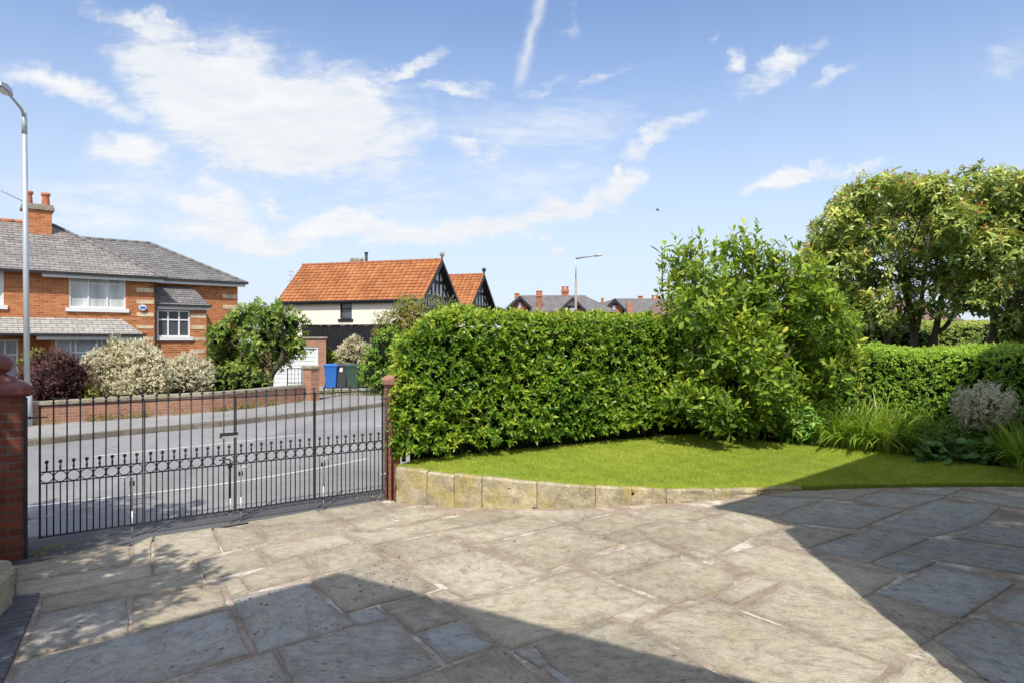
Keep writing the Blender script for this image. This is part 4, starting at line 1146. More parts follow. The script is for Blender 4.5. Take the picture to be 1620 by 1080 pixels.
b = at(43.5, 673, 15.26); tp = at(38.5, 178, 15.26)
root = empty('street_lamp', (b.x, b.y, .11), 'tall grey street lamp rising in front of the slate roofed brick house', 'street lamp', 'street lamps')
mb = MB(); d = tp - b
mb.tube([b + d * t for t in (0, .128)], [.098, .095], 16); mb.tube([b + d * t for t in (.128, .134, .137)], [.098, .085, .06], 16)
mb.tube([b + d * t for t in (.13, .5, 1)], [.060, .056, .050], 14); mb.tube([b + d * .93, b + d * 1.005], [.054, .054], 14)
mb.build('column', M['lamp'], root)
mb = MB(); ae = at(15, 150, 14.55); mb.tube([tp - Vector((0, 0, .15)), tp + (ae - tp) * .12 + Vector((0, 0, -.02)), tp + (ae - tp) * .3, ae], [.035, .034, .03, .028], 10); mb.build('arm', M['lamp'], root)
ld = (ae - tp).normalized(); ls = ld.cross(Vector((0, 0, 1))).normalized(); lu = ls.cross(ld)
ld = Vector((ld.x, ld.y, 0.05)).normalized()
mb = MB()
def lr(k, w_, h0, h1): 
    q = ae + ld * k; return [q - ls * w_ + lu * h0, q + ls * w_ + lu * h0, q + ls * w_ * .8 + lu * h1, q - ls * w_ * .8 + lu * h1]
mb.rings([lr(-.04, .04, -.02, .05), lr(.05, .09, -.03, .09), lr(.35, .11, -.03, .10), lr(.55, .07, -.02, .06)], 0); ob = mb.build('lantern', M['lamp'], root)
mb = MB(); mb.rings([lr(.1, .07, -.06, -.031), lr(.45, .075, -.06, -.031)], 0); mb.build('lens', M['white'], root)

b = at(911, 560, 45); b.z = 0.1
root = empty('street_lamp', b, 'distant street lamp with long arm rising behind the clipped hedge', 'street lamp', 'street lamps')
mb = MB(); z1 = at(911, 443, 45).z; z2 = at(910, 408, 45).z
mb.tube([b, Vector((b.x, b.y, z1))], [.085, .075], 10, 0); mb.tube([Vector((b.x, b.y, z1)), Vector((b.x, b.y, z2))], [.045, .04], 8, 1); mb.build('column', [M['lampbrown'], M['lamp']], root)
mb = MB(); a1 = at(946, 404, 44.5); mb.tube([Vector((b.x, b.y, z2 - .05)), a1], [.06, .04], 8); mb.build('arm', M['lead'], root)
mb = MB(); dd = (a1 - Vector((b.x, b.y, z2))).normalized(); mb.tube([a1 - dd * .25, a1 - dd * .2, a1 + dd * .2, a1 + dd * .28], [.04, .09, .09, .03], 8); mb.build('lantern', M['lamp'], root)

# fence of charcoal boards below the rendered house
fa = at(478, 540, 34.5); fb = at(625, 540, 33.2)
root = empty('board_fence', ((fa.x + fb.x) / 2, (fa.y + fb.y) / 2, 0.1), 'tall charcoal vertical board fence in front of the cream house', 'fence')
mb = MB(); n = 36
for i in range(n):
    p = fa.lerp(fb, i / n); q = fa.lerp(fb, (i + .99) / n); o = 0.02 if i % 2 else 0
    mb.obox((p.x, p.y - o, .1), (q.x - p.x, q.y - p.y, 0), (0, .02, 0), (0, 0, 2.68 + random.uniform(-.01, .01)))
mb.obox((fa.x, fa.y + .022, .1), fb - fa, (0, .02, 0), (0, 0, 2.66)); mb.build('boards', M['boards'], root)
mb = MB(); mb.obox((fa.x, fa.y - .05, 2.78), fb - fa, (0, .10, 0), (0, 0, .05)); mb.build('capping_rail', M['boards'], root)

# garage
g0 = at(428, 540, 28.3); g1 = at(515, 540, 28.9)
gd = Vector((g1.x - g0.x, g1.y - g0.y, 0)); gl_ = gd.length; gd.normalize(); gn = Vector((gd.y, -gd.x, 0))
root = empty('garage', ((g0.x + g1.x) / 2, g0.y, .1), 'flat roofed brick garage with white panelled door behind the tree', 'garage')
def gq(s, o, z): 
    p = Vector((g0.x, g0.y, 0)) + gd * s + gn * o; return Vector((p.x, p.y, z))
mb = MB()
s1 = gl_ - .30
for a, b_, z0, z1 in ((-.4, .05, .1, 2.12), (s1, gl_ + .02, .1, 2.12), (.05, s1, 1.78, 2.12)): mb.obox(gq(a, 0, z0), gd * (b_ - a), -gn * .22, Vector((0, 0, z1 - z0)))
mb.obox(gq(gl_ - .2, -.22, .1), gd * .22, -gn * 4.5, Vector((0, 0, 2.02))); mb.build('wall', M['wallbrick'], root)
mb = MB(); mb.obox(gq(-.45, .06, 2.122), gd * (gl_ + .53), -gn * 4.8, Vector((0, 0, .07))); mb.build('roof', M['coping'], root)
mb = MB(); k = 9
for i in range(k):
    z = .12 + 1.6 * i / k; mb.obox(gq(.06, -.08, z), gd * (s1 - .07), -gn * .03, Vector((0, 0, 1.6 / k - .018)))
mb.obox(gq(.06, -.1, .12), gd * (s1 - .07), -gn * .03, Vector((0, 0, 1.6))); dr = mb.build('door', M['white'], root)
mb = MB(); mb.obox(gq(.06, -.02, 1.72), gd * (s1 - .07), -gn * .06, Vector((0, 0, .058))); mb.obox(gq(s1 - .06, -.015, .12), gd * .058, -gn * .06, Vector((0, 0, 1.6))); mb.build('door_frame', M['white'], root)

# ------------------------------------------------------------------ buildings
class Facade:
    """vertical plane: s along, o out towards the viewer, z up"""
    def __init__(self, x, y, deg):
        a = math.radians(deg); self.P = Vector((x, y, 0)); self.d = Vector((math.cos(a), math.sin(a), 0)); self.n = Vector((math.sin(a), -math.cos(a), 0))
    def __call__(self, s, o, z):
        p = self.P + self.d * s + self.n * o; return Vector((p.x, p.y, z))
    def px(self, px, o=0.0):
        k = (px - 810) / F; b = self.P + self.n * o
        return (k * b.y - b.x) / (self.d.x - k * self.d.y)
    def z(self, px, py, o=0.0):
        s = self.px(px, o); return EYE - (py - 540) / F * (self.P + self.n * o + self.d * s).y


def wall_holes(mb, f, s0, s1, z0, z1, holes, o=0.0, depth=0.1, mat=0):
    S = sorted(set([s0, s1] + [h[0] for h in holes] + [h[1] for h in holes])); Zs = sorted(set([z0, z1] + [h[2] for h in holes] + [h[3] for h in holes]))
    S = [s for s in S if s0 <= s <= s1]; Zs = [z for z in Zs if z0 <= z <= z1]
    for i in range(len(S) - 1):
        for j in range(len(Zs) - 1):
            sm, zm = (S[i] + S[i + 1]) / 2, (Zs[j] + Zs[j + 1]) / 2
            if any(h[0] < sm < h[1] and h[2] < zm < h[3] for h in holes): continue
            mb.face([f(S[i], o, Zs[j]), f(S[i + 1], o, Zs[j]), f(S[i + 1], o, Zs[j + 1]), f(S[i], o, Zs[j + 1])], mat)
    for a, b, c, d in holes:
        q = o - depth
        mb.face([f(a, o, c), f(b, o, c), f(b, q, c), f(a, q, c)], mat); mb.face([f(a, q, d), f(b, q, d), f(b, o, d), f(a, o, d)], mat)
        mb.face([f(a, q, c), f(a, q, d), f(a, o, d), f(a, o, c)], mat); mb.face([f(b, o, c), f(b, o, d), f(b, q, d), f(b, q, c)], mat)


def fbox(mb, f, s0, s1, z0, z1, o0, o1, mat=0):
    mb.obox(f(s0, o0, z0), f.d * (s1 - s0), f.n * (o1 - o0), Vector((0, 0, z1 - z0)), mat)


def window(f, h, o, root, mull=(1 / 3, 2 / 3), trans=None, pane='blind', frame='upvc', fw=0.055, depth=0.1, sill=True, sillmat='white', bars=None):
    a, b, c, d = h; q = o - depth
    mb = MB()
    for s0, s1, z0, z1 in ((a, a + fw, c, d), (b - fw, b, c, d), (a + fw, b - fw, c, c + fw), (a + fw, b - fw, d - fw, d)): fbox(mb, f, s0, s1, z0, z1, q, q + .06)
    xs = [a + fw] + [a + (b - a) * m for m in mull] + [b - fw]
    for m in mull: fbox(mb, f, a + (b - a) * m - fw * .5, a + (b - a) * m + fw * .5, c + fw, d - fw, q, q + .057)
    if trans is not None:
        zt = c + (d - c) * trans
        for i in range(len(xs) - 1):
            l = xs[i] + (fw * .5 if i else 0); r = xs[i + 1] - (fw * .5 if i < len(xs) - 2 else 0)
            fbox(mb, f, l, r, zt - fw * .45, zt + fw * .45, q, q + .054)
    win = mb.build('window', M[frame], root)
    mb = MB(); mb.face([f(a + .01, q + .02, c + .01), f(b - .01, q + .02, c + .01), f(b - .01, q + .02, d - .01), f(a + .01, q + .02, d - .01)])
    mb.build('pane', M[pane], win)
    if sill:
        mb = MB(); fbox(mb, f, a - .1, b + .1, c - .13, c - .002, o - depth + .002, o + .07); mb.build('sill', M[sillmat], win)
    return win


def courses(mb, eL, eR, rL, rR, n, step=0.02, mat=0):
    """overlapping courses on a roof slope from the eave line to the ridge line"""
    eL, eR, rL, rR = map(Vector, (eL, eR, rL, rR))
    N = (eR - eL).cross(rL - eL)
    if N.length < 1e-6: N = (eR - eL).cross(rR - eL)
    N.normalize()
    if N.z < 0: N = -N
    for i in range(n):
        a, b = i / n, (i + 1) / n
        p0 = eL.lerp(rL, a) + N * step; p1 = eR.lerp(rR, a) + N * step; q1 = eR.lerp(rR, b); q0 = eL.lerp(rL, b)
        b0 = eL.lerp(rL, a); b1 = eR.lerp(rR, a)
        t = random.random()
        if (q1 - q0).length < 1e-4: mb.face([p0, p1, q0], mat, False, t)
        else: mb.face([p0, p1, q1, q0], mat, False, t)
        mb.face([b0, b1, p1, p0], mat, False, t)


def hip_cap(mb, a, b, r=0.07, mat=0):
    a = Vector(a); b = Vector(b); k = max(2, int((b - a).length / .4)); 
    for i in range(k):
        p = a.lerp(b, i / k); q = a.lerp(b, (i + .97) / k); mb.tube([p, q], [r * 1.05, r], 8, mat)


def chimney(root, c, sx, sy, z0, z1, rz, mat, pots=2, capm='coping', name='chimney', potr=.12, poth=.5):
    mb = MB(); mb.box((c.x, c.y, (z0 + z1) / 2), (sx, sy, z1 - z0), rz); ch = mb.build(name, M[mat], root)
    mb = MB(); mb.box((c.x, c.y, z1 + .05), (sx + .16, sy + .16, .10), rz); mb.box((c.x, c.y, z1 + .15), (sx + .10, sy + .10, .10), rz); mb.build('chimney_cap', M[capm], ch)
    ca, sa = math.cos(rz), math.sin(rz)
    for i in range(pots):
        k = (i - (pots - 1) / 2) * sx * .62 / max(1, pots - 1) * (1 if pots > 1 else 0)
        mb = MB(); mb.lathe((c.x + ca * k, c.y + sa * k, z1 + .2), [(potr * .95, 0), (potr, .05), (potr * .85, poth * .7), (potr * .85, poth * .75), (potr * 1.12, poth * .8), (potr * 1.12, poth), (potr * .8, poth), (potr * .75, poth * .6)], 14); mb.build('chimney_pot', M['clay'], ch)
    return ch

# --- brick house on the left
f = Facade(-14.7, 24.0, 39)
root = empty('brick_house', f(0, -3, 0.1), 'orange brick house with grey slate hipped roofs and buff quoin stripes', 'house')
sR = f.px(246); zE = f.z(246, 441)            # corner and eave height
hA = (f.px(109), f.px(199), f.z(150, 488), f.z(150, 435))
hL = (f.px(-75), f.px(6), f.z(0, 483), f.z(0, 426))
sB0, sB1 = f.px(87), f.px(204)
zBay = f.z(120, 531, .8)
h1 = (f.px(-70), f.px(29), .75, f.z(20, 537)); oW = .5; h2 = (f.px(87, oW), f.px(204, oW), .75, f.z(150, 536.5, oW))
mb = MB(); wall_holes(mb, f, -9, sR, .05, zE + .12, [hA, hL, h1])
wall_holes(mb, f, h2[0] - .12, h2[1] + .25, .05, h2[3] + .12, [h2], oW)
mb.face([f(h2[1] + .25, oW, .05), f(h2[1] + .25, 0, .05), f(h2[1] + .25, 0, h2[3] + .12), f(h2[1] + .25, oW, h2[3] + .12)]); mb.face([f(h2[0] - .12, 0, .05), f(h2[0] - .12, oW, .05), f(h2[0] - .12, oW, h2[3] + .12), f(h2[0] - .12, 0, h2[3] + .12)])
mb.face([f(sR, 0, .05), f(sR, -6.2, .05), f(sR, -6.2, zE + .1), f(sR, 0, zE + .1)])
# extension
oX = -1.1
sX = f.px(376, oX); zEx = f.z(376, 449, oX)
f2 = f
wall_holes(mb, f, sR - .3, sX, .05, zEx + .12, [], oX)
mb.face([f(sX, oX, .05), f(sX, oX - 6, .05), f(sX, oX - 6, zEx + .1), f(sX, oX, zEx + .1)])
# small bay
oB = -.12
b0, b1 = sR + .03, f.px(327, oB)
zb_e = f.z(290, 484, oB); zb_t = f.z(290, 454, oX)
hB = (f.px(248.5, oB), f.px(300.5, oB), f.z(275, 533, oB), f.z(275, 491, oB))
wall_holes(mb, f, b0, b1, .05, zb_e + .05, [hB], oB)
mb.face([f(b1, oB, .05), f(b1, oX, .05), f(b1, oX, zb_e + .1), f(b1, oB, zb_e + .1)])
mb.build('wall', M['brick'], root)
window(f, hA, 0, root, (1 / 3, 2 / 3), .74, 'blind', depth=.08); window(f, hL, 0, root, (.33, .66), .74, 'blind', depth=.08)
window(f, h1, 0, root, (.5, .78), .62, 'paleglass', depth=.08); window(f, h2, oW, root, (.2, .27, .56, .83), .66, 'paleglass', depth=.08)
window(f, hB, oB, root, (1 / 3, 2 / 3), .64, 'glass', depth=.08)
def quoins(px0, px1, o, ys, name='quoin'):
    s0, s1 = f.px(px0, o), f.px(px1, o)
    for y0, y1 in ys:
        mb = MB(); fbox(mb, f, s0, s1, f.z((px0 + px1) / 2, y1, o), f.z((px0 + px1) / 2, y0, o), o + .001, o + .014); mb.build(name, M['buff'], root)
quoins(216, 243, 0, ((456, 462.5), (475, 481), (495, 501), (515, 520), (533, 538)))
quoins(301.5, 326, oB, ((497, 503), (515, 521), (534, 539), (552, 558)))
quoins(352.5, 374.5, oX, ((466, 472), (483, 489)))
mb = MB(); fbox(mb, f, f.px(244.5), f.px(247), .1, zE, .002, .09); mb.build('drain_pipe', M['gutter'], root)
c = f(f.px(225), .04, f.z(225, 487)); mb = MB()
n = 16; mb.rings([[c + f.d * .125 * math.cos(2 * math.pi * j / n) + Vector((0, 0, .11 * math.sin(2 * math.pi * j / n))) + f.n * k for j in range(n)] for k in (-.03, .05)], 0); al_ = mb.build('alarm_box', M['white'], root)
mb = MB(); mb.obox(c - f.d * .085 + f.n * .052 + Vector((0, 0, -.05)), f.d * .17, f.n * .006, Vector((0, 0, .085))); mb.build('badge', M['bluebin'], al_)
# main roof
ov = .28
eL = f(-9, ov, zE); eR = f(sR + ov, ov, zE)
oR = -3.3
zR = f.z(83, 357, oR); sRid = f.px(83, oR)
rL = f(-9, oR, zR); rR = f(sRid, oR, zR)
mb = MB(); courses(mb, eL, eR, rL, rR, 20, .018)
bR = f(sR + ov, 2 * oR - ov, zE)
courses(mb, eR, bR, rR, rR, 20, .018, 0); courses(mb, bR, f(-9, 2 * oR - ov, zE), rR, rL, 8, .018, 0)
rf = mb.build('roof', M['slate'], root)
mb = MB(); hip_cap(mb, eR + Vector((0, 0, .03)), rR + Vector((0, 0, .03)), .06, 0); hip_cap(mb, rL + Vector((0, 0, .02)), f(sRid - .75, oR, zR + .02), .085, 1); hip_cap(mb, f(sRid - .75, oR, zR + .02), rR, .07, 0)
mb.build('ridge_tiles', [M['hip'], M['ridge']], rf)
mb = MB(); fbox(mb, f, f.px(67, ov), sR + ov - .05, zE - .15, zE - .035, ov - .05, ov - .015, 1); fbox(mb, f, -9, sR + ov + .05, zE - .04, zE + .05, ov - .01, ov + .09, 0); mb.build('gutter', [M['gutter'], M['upvc']], root)
# chimney in front of the ridge
cc = f(f.px(59, oR + .5), oR + .45, 0)
zc0 = f.z(59, 385, oR + .8) - .3; zc1 = f.z(59, 334, oR + .5)
ch = chimney(root, cc, (f.px(81, oR + .5) - f.px(37, oR + .5)), .75, zc0, zc1, math.radians(39), 'brick', 2, 'coping', potr=.135, poth=.5)
mb = MB(); fbox(mb, f, f.px(37, oR + .85) - .03, f.px(81, oR + .85) + .03, zc0 + .12, zc0 + .42, oR + .8, oR + .845); mb.build('flashing', M['lead'], ch)
mb = MB(); q = f(f.px(40, oR), oR, zc1 + .25); mb.tube([q + Vector((0, 0, -.6)), q + Vector((0, 0, .25))], .02, 6); e = q - f.d * 1.0 + Vector((0, 0, .55)); mb.tube([q + Vector((0, 0, .1)), e], .014, 5)
for i in range(9): w_ = q.lerp(e, i / 9) + Vector((0, 0, .1)); mb.tube([w_ - f.n * .17, w_ + f.n * .17], .006, 4)
mb.build('aerial', M['lead'], root)
# extension roof
oRx = -4.0
exL = f(sR - 1.5, oX + ov, zEx); exR = f(sX + ov, oX + ov, zEx)
zRx = f.z(237, 386, oRx); sx1 = f.px(237, oRx); rxL = f(sR - 4.5, oRx, zRx); rxR = f(sx1, oRx, zRx)
mb = MB(); courses(mb, exL, exR, f(sR - 1.5, oRx, zRx), rxR, 18, .018); courses(mb, exR, f(sX + ov, 2 * oRx - oX, zEx), rxR, rxR, 18, .018)
courses(mb, f(sR - 1.5, oX + ov - 1.2, zEx + .8), f(sR - 1.4, oX + ov - 1.2, zEx + .8), rxL, f(sR - 1.5, oRx, zRx), 6, .018)
rf2 = mb.build('roof', M['slate2'], root)
mb = MB(); hip_cap(mb, exR + Vector((0, 0, .03)), rxR + Vector((0, 0, .03)), .06); hip_cap(mb, rxL, rxR + Vector((0, 0, .02)), .07); mb.build('ridge_tiles', M['hip'], rf2)
mb = MB(); fbox(mb, f, sR + .1, sX + ov - .05, zEx - .15, zEx - .035, oX + ov - .05, oX + ov - .015, 1); fbox(mb, f, sR + .1, sX + ov + .04, zEx - .04, zEx + .05, oX + ov - .01, oX + ov + .09, 0)
mb.build('gutter', [M['gutter'], M['upvc']], root)
# bay roof
mb = MB(); e0_, e1_ = f(b0 + .02, oB + .14, zb_e), f(b1 + .12, oB + .14, zb_e); t0_, t1_ = f(b0 + .02, oX + .02, zb_t), f(b1 - .30, oX + .02, zb_t)
courses(mb, e0_, e1_, t0_, t1_, 9, .018); courses(mb, e1_, f(b1 + .12, oX + .02, zb_e), t1_, t1_, 9, .018); mb.build('bay_roof', M['slate2'], root)
mb = MB(); fbox(mb, f, b0 + .04, b1 + .1, zb_e - .15, zb_e - .03, oB + .03, oB + .1, 1); fbox(mb, f, b0 + .04, b1 + .15, zb_e - .035, zb_e + .04, oB + .11, oB + .20, 0); mb.build('gutter', [M['gutter'], M['upvc']], root)
# lean-to roof over the front
oL = .85
zle = f.z(140, 530, oL); sl1 = f.px(229, oL); zlt = f.z(140, 504, 0)
mb = MB(); e0_, e1_ = f(-9, oL, zle), f(sl1, oL, zle); t0_, t1_ = f(-9, .02, zlt), f(f.px(192, .02), .02, zlt)
courses(mb, e0_, e1_, t0_, t1_, 8, .018); courses(mb, e1_, f(sl1, .02, zle), t1_, t1_, 8, .018); mb.build('lean_to_roof', M['slatepale'], root)
mb = MB(); fbox(mb, f, f.px(58, oL), sl1 - .04, zle - .16, zle - .03, oL - .14, oL - .06, 1); fbox(mb, f, -9, sl1 + .04, zle - .03, zle + .05, oL - .03, oL + .07, 0); mb.face([f(-9, 0.01, zle - .05), f(sl1 - .1, .01, zle - .05), f(sl1 - .1, oL - .05, zle - .05), f(-9, oL - .05, zle - .05)], 1)
mb.build('gutter', [M['gutter'], M['upvc']], root)

# --- cream house with orange tiles, and its neighbour
def timber_house(org, ang, Lw, gw, ze, zr, label, main=True):
    a = math.radians(ang); ux = Vector((math.cos(a), math.sin(a), 0)); gx = Vector((-ux.y, ux.x, 0))      # ux along the ridge (towards the gable), gx along the gable
    org = Vector(org)                         # right hand front corner: eave wall meets gable
    root = empty('timber_gabled_house', (org.x, org.y, 0.1), label, 'house', 'timber gabled houses with orange roofs')
    def q(s, g, z): 
        p = org + ux * s + gx * g; return Vector((p.x, p.y, z))
    class Fr: pass
    fw_ = Facade(org.x, org.y, ang); fg = Facade(org.x, org.y, ang + 90)
    mb = MB(); hole = []
    if main:
        s0, s1 = fw_.px(538), fw_.px(556.5); hole = [(s0, s1, fw_.z(547, 505), fw_.z(547, 474))]
    wall_holes(mb, fw_, -Lw, 0, .05, ze - .04, hole, 0, .12); mb.build('wall', M['render'], root)
    if main:
        wn_ = window(fw_, hole[0], 0, root, (), .52, 'glass', 'black', .07, .12, True, 'boards')
    mb = MB(); mb.face([q(0, 0, .05), q(0, gw, .05), q(0, gw, ze), q(0, gw / 2, zr - .1), q(0, 0, ze)]); mb.face([q(0, gw, .05), q(-Lw, gw, .05), q(-Lw, gw, ze), q(0, gw, ze)]); mb.face([q(-Lw, gw, .05), q(-Lw, 0, .05), q(-Lw, 0, ze), q(-Lw, gw / 2, zr - .1), q(-Lw, gw, ze)])
    mb.build('gable_wall', M['whiterender'], root)
    # half timbering
    mb = MB(); rise = zr - ze
    def bar(g0, z0, g1, z1, w_=.13, d=.05):
        p0, p1 = q(0.005, g0, z0), q(0.005, g1, z1); dd = (p1 - p0); nrm = dd.cross(ux).normalized() * w_
        mb.obox(p0 - nrm / 2, dd, nrm, ux * (d + random.uniform(0, .012)))
    for z in (ze - .75, ze + .05, ze + rise * .42): 
        hw = (gw / 2) * (1 - max(0, (z - ze)) / rise) - .05; bar(gw / 2 - hw, z, gw / 2 + hw, z, .17)
    for k in range(9):
        g = gw * (k + .5) / 9; top = ze + rise * (1 - abs(g - gw / 2) / (gw / 2)) - .15; 
        if k % 2 == 0 or True:
            bar(g, ze + .1, g, top, .11)
    for k in range(13):
        g = gw * (k + .5) / 13; bar(g, ze - 1.9, g, ze - .02, .10)
    for s in (-1, 1): bar(gw / 2 + s * gw * .36, ze + .1, gw / 2 + s * gw * .22, ze + rise * .36, .10); 
    bar(0, ze - 1.9, gw, ze - 1.9, .17)
    mb.build('timber', M['black'], root)
    mb = MB()
    for g0, g1, z0, z1 in ((gw * .3, gw * .7, ze - .68, ze - .05), (gw * .40, gw * .60, ze + .18, ze + rise * .38)):
        mb.face([q(.012, g0, z0), q(.012, g1, z0), q(.012, g1, z1), q(.012, g0, z1)])
    mb.build('window', M['paleglass'], root)
    o1, o2 = .45, .25        # verge, eave
    sl = (zr - ze) / (gw / 2)
    eL, eR = q(-Lw - .15, -o2, ze - o2 * sl), q(o1, -o2, ze - o2 * sl); rL, rR = q(-Lw - .15, gw / 2, zr), q(o1, gw / 2, zr)
    mb = MB(); courses(mb, eL, eR, rL, rR, 13, .035); courses(mb, q(o1, gw + o2, ze - o2 * sl), q(-Lw - .15, gw + o2, ze - o2 * sl), rR, rL, 13, .035); rf = mb.build('roof', M['tile'], root)
    mb = MB(); hip_cap(mb, rL, rR, .09); mb.build('ridge_tiles', M['ridge'], rf)
    mb = MB()
    for g in (-o2, gw + o2):
        p0 = q(o1 + .01, g, ze - o2 * sl - .02); p1 = q(o1 + .01, gw / 2, zr - .02); dd = p1 - p0
        mb.obox(p0 - Vector((0, 0, .24)), dd, ux * .05, Vector((0, 0, .24)))
        mb.obox(q(0, g, ze - o2 * sl - .05), p1 - q(o1 + .01, g, ze - o2 * sl - .02), ux * .44, Vector((0, 0, .02)))
    mb.build('barge_board', M['black'], root)
    mb = MB(); p0 = q(-Lw - .15, -o2 - .09, ze - o2 * sl - .06); mb.obox(p0, ux * (Lw + .15 + o1), gx * .09, Vector((0, 0, .09))); mb.obox(q(-Lw - .1, -o2 + .01, ze - o2 * sl - .16), ux * (Lw + .3), gx * .03, Vector((0, 0, .14))); mb.build('gutter', M['black'], root)
    p0 = q(o1, gw / 2, zr); mb = MB(); mb.lathe(p0 + Vector((0, 0, .05)), [(.05, -.05), (.06, .1), (.13, .18), (.15, .28), (.1, .36), (.02, .4)], 10); mb.build('finial', M['lampbrown'] if main else M['black'], root)
    if main:
        k = at(565, 405, 43.2); ch = None
        mb = MB(); mb.box((k.x, k.y, (zr - .1)), (.75, .6, .7), a); ch = mb.build('chimney', M['wallbrick'], root)
        for i in range(3):
            mb = MB(); mb.lathe((k.x - .32 + .3 * i, k.y, zr + .25), [(.13, 0), (.12, .1), (.14, .2), (.10, .2)], 8); mb.build('chimney_pot', M['coping'], ch)
        k = at(579.5, 405, 43.2); mb = MB(); mb.tube([(k.x, k.y, zr - .5), (k.x, k.y, zr + .75)], .09, 8); mb.tube([(k.x, k.y, zr + .75), (k.x, k.y, zr + .82)], .13, 8); mb.build('flue', M['black'], root)
        mb = MB(); k = at(459.5, 448, 43.5); mb.tube([(k.x, k.y, k.z - 1.2), (k.x, k.y, k.z + .85)], .022, 5)
        for z in (.1, .45, .7): mb.tube([(k.x - .18, k.y - .1, k.z + z + .05), (k.x + .2, k.y + .1, k.z + z)], .014, 4)
        mb.build('aerial', M['lead'], root)
    return root
timber_house((-5.28, 38.0, 0), -18, 8.97, 4.8, 4.55, 6.8, 'cream rendered house with orange tiled roof and black timbered gable')
r2 = timber_house((-3.1, 45.0, 0), -18, 8.97, 4.8, 4.35, 6.62, 'farther orange roofed house showing only its roof end and timbered gable', False)

# --- red brick houses seen over the hedge
def gabled_front(root, c, hw, z0, ze, zr, dep, ang, vmat='white'):
    """front-facing gable on centre c (world), half width hw"""
    a = math.radians(ang); ux = Vector((math.cos(a), math.sin(a), 0)); vy = Vector((-ux.y, ux.x, 0))
    def q(g, o, z): 
        p = Vector(c) + ux * g + vy * o; return Vector((p.x, p.y, z))
    mb = MB(); mb.face([q(-hw, 0, z0), q(hw, 0, z0), q(hw, 0, ze), q(0, 0, zr), q(-hw, 0, ze)]); mb.face([q(-hw, dep, z0), q(-hw, 0, z0), q(-hw, 0, ze), q(-hw, dep, ze)]); mb.face([q(hw, 0, z0), q(hw, dep, z0), q(hw, dep, ze), q(hw, 0, ze)])
    mb.build('gable_wall', M['farbrick'], root)
    zm = ze + (zr - ze) * .42; hm = hw * (1 - .42)
    mb = MB(); mb.face([q(-hm, -.02, zm), q(hm, -.02, zm), q(0, -.02, zr)]); mb.build('gable_panel', M['whiterender'], root)
    mb = MB(); mb.obox(q(-hm, -.05, zm - .1), ux * 2 * hm, vy * .04, Vector((0, 0, .2)))
    for s in (-1, 1):
        p0 = q(s * (hw + .4), -.4, ze - .4 * (zr - ze) / hw); p1 = q(0, -.4, zr + .02); mb.obox(p0 - Vector((0, 0, .22)), p1 - p0, vy * .1, Vector((0, 0, .3)))
    mb.build('barge_board', M['black'], root)
    mb = MB(); k = (zr - ze) / hw
    for s in (-1, 1):
        e0_, r0_, e1_, r1_ = q(s * (hw + .4), -.38, ze - .4 * k), q(0, -.38, zr), q(s * (hw + .4), dep, ze - .4 * k), q(0, dep, zr)
        courses(mb, e0_, e1_, r0_, r1_, 10, .02)
    mb.build('roof', M['slate'], root)
    mb = MB(); mb.face([q(-hw * .16, -.03, zm - 1.5), q(hw * .16, -.03, zm - 1.5), q(hw * .16, -.03, zm + .35), q(-hw * .16, -.03, zm + .35)]); mb.build('window', M['paleglass'], root)

def far_house(pxl, pxr, pyr, Y, ze, label, gables, chims, hipr=0.0):
    c0, c1 = at(pxl, pyr, Y), at(pxr, pyr, Y); zr = c0.z
    root = empty('brick_house', ((c0.x + c1.x) / 2, Y, 0), label, 'house', 'red brick houses far beyond the hedge')
    mb = MB(); mb.obox((c0.x, Y - 4, -.5), (c1.x - c0.x + hipr * 1.3, 0, 0), (0, 8, 0), (0, 0, ze + .5)); mb.build('wall', M['farbrick'], root)
    mb = MB(); courses(mb, (c0.x - .3, Y - 4.4, ze - .2), (c1.x + hipr * 1.4, Y - 4.4, ze - .2), (c0.x - .3, Y, zr), (c1.x, Y, zr), 16, .02); courses(mb, (c1.x + hipr * 1.4, Y + 4.4, ze - .2), (c0.x - .3, Y + 4.4, ze - .2), (c1.x, Y, zr), (c0.x - .3, Y, zr), 8, .02)
    if hipr: courses(mb, (c1.x + hipr * 1.4, Y - 4.4, ze - .2), (c1.x + hipr * 1.4, Y + 4.4, ze - .2), (c1.x, Y, zr), (c1.x, Y, zr), 16, .02)
    rf = mb.build('roof', M['slate2'], root)
    mb = MB(); hip_cap(mb, (c0.x, Y, zr), (c1.x, Y, zr), .1); mb.build('ridge_tiles', M['hip'], rf)
    for px, hwpx, pyt, dY in gables:
        g = at(px, pyt, Y + dY); gabled_front(root, (g.x, g.y, 0), hwpx / F * g.y, 0, g.z - hwpx / F * g.y * .95, g.z, 5.2, 6)
    for px, wpx, pyt, pyb, dY in chims:
        g = at(px, pyt, Y + dY); chimney(root, g, wpx / F * g.y, .7, at(px, pyb, Y + dY).z - .5, g.z - .55, 0, 'farbrick', 2, 'clay', poth=.4, potr=.15)
    return root
far_house(824, 927, 469, 70, 5.0, 'far red brick house with two black edged gables and tall chimneys left of the lamp', [(822, 12, 470, -4.6), (905, 25, 472, -5.6)], [(853, 8, 461, 492, -3), (894, 10, 454, 472, .3), (818, 5, 465, 478, 1)], 1.9)
far_house(972, 1062, 474, 74, 4.9, 'far red brick house with one black edged gable right of the distant lamp', [(971, 14, 474, -4.6)], [(1036, 10, 468, 478, .2), (1013, 6, 469, 478, .3), (964, 4, 478, 485, 1)], 0)
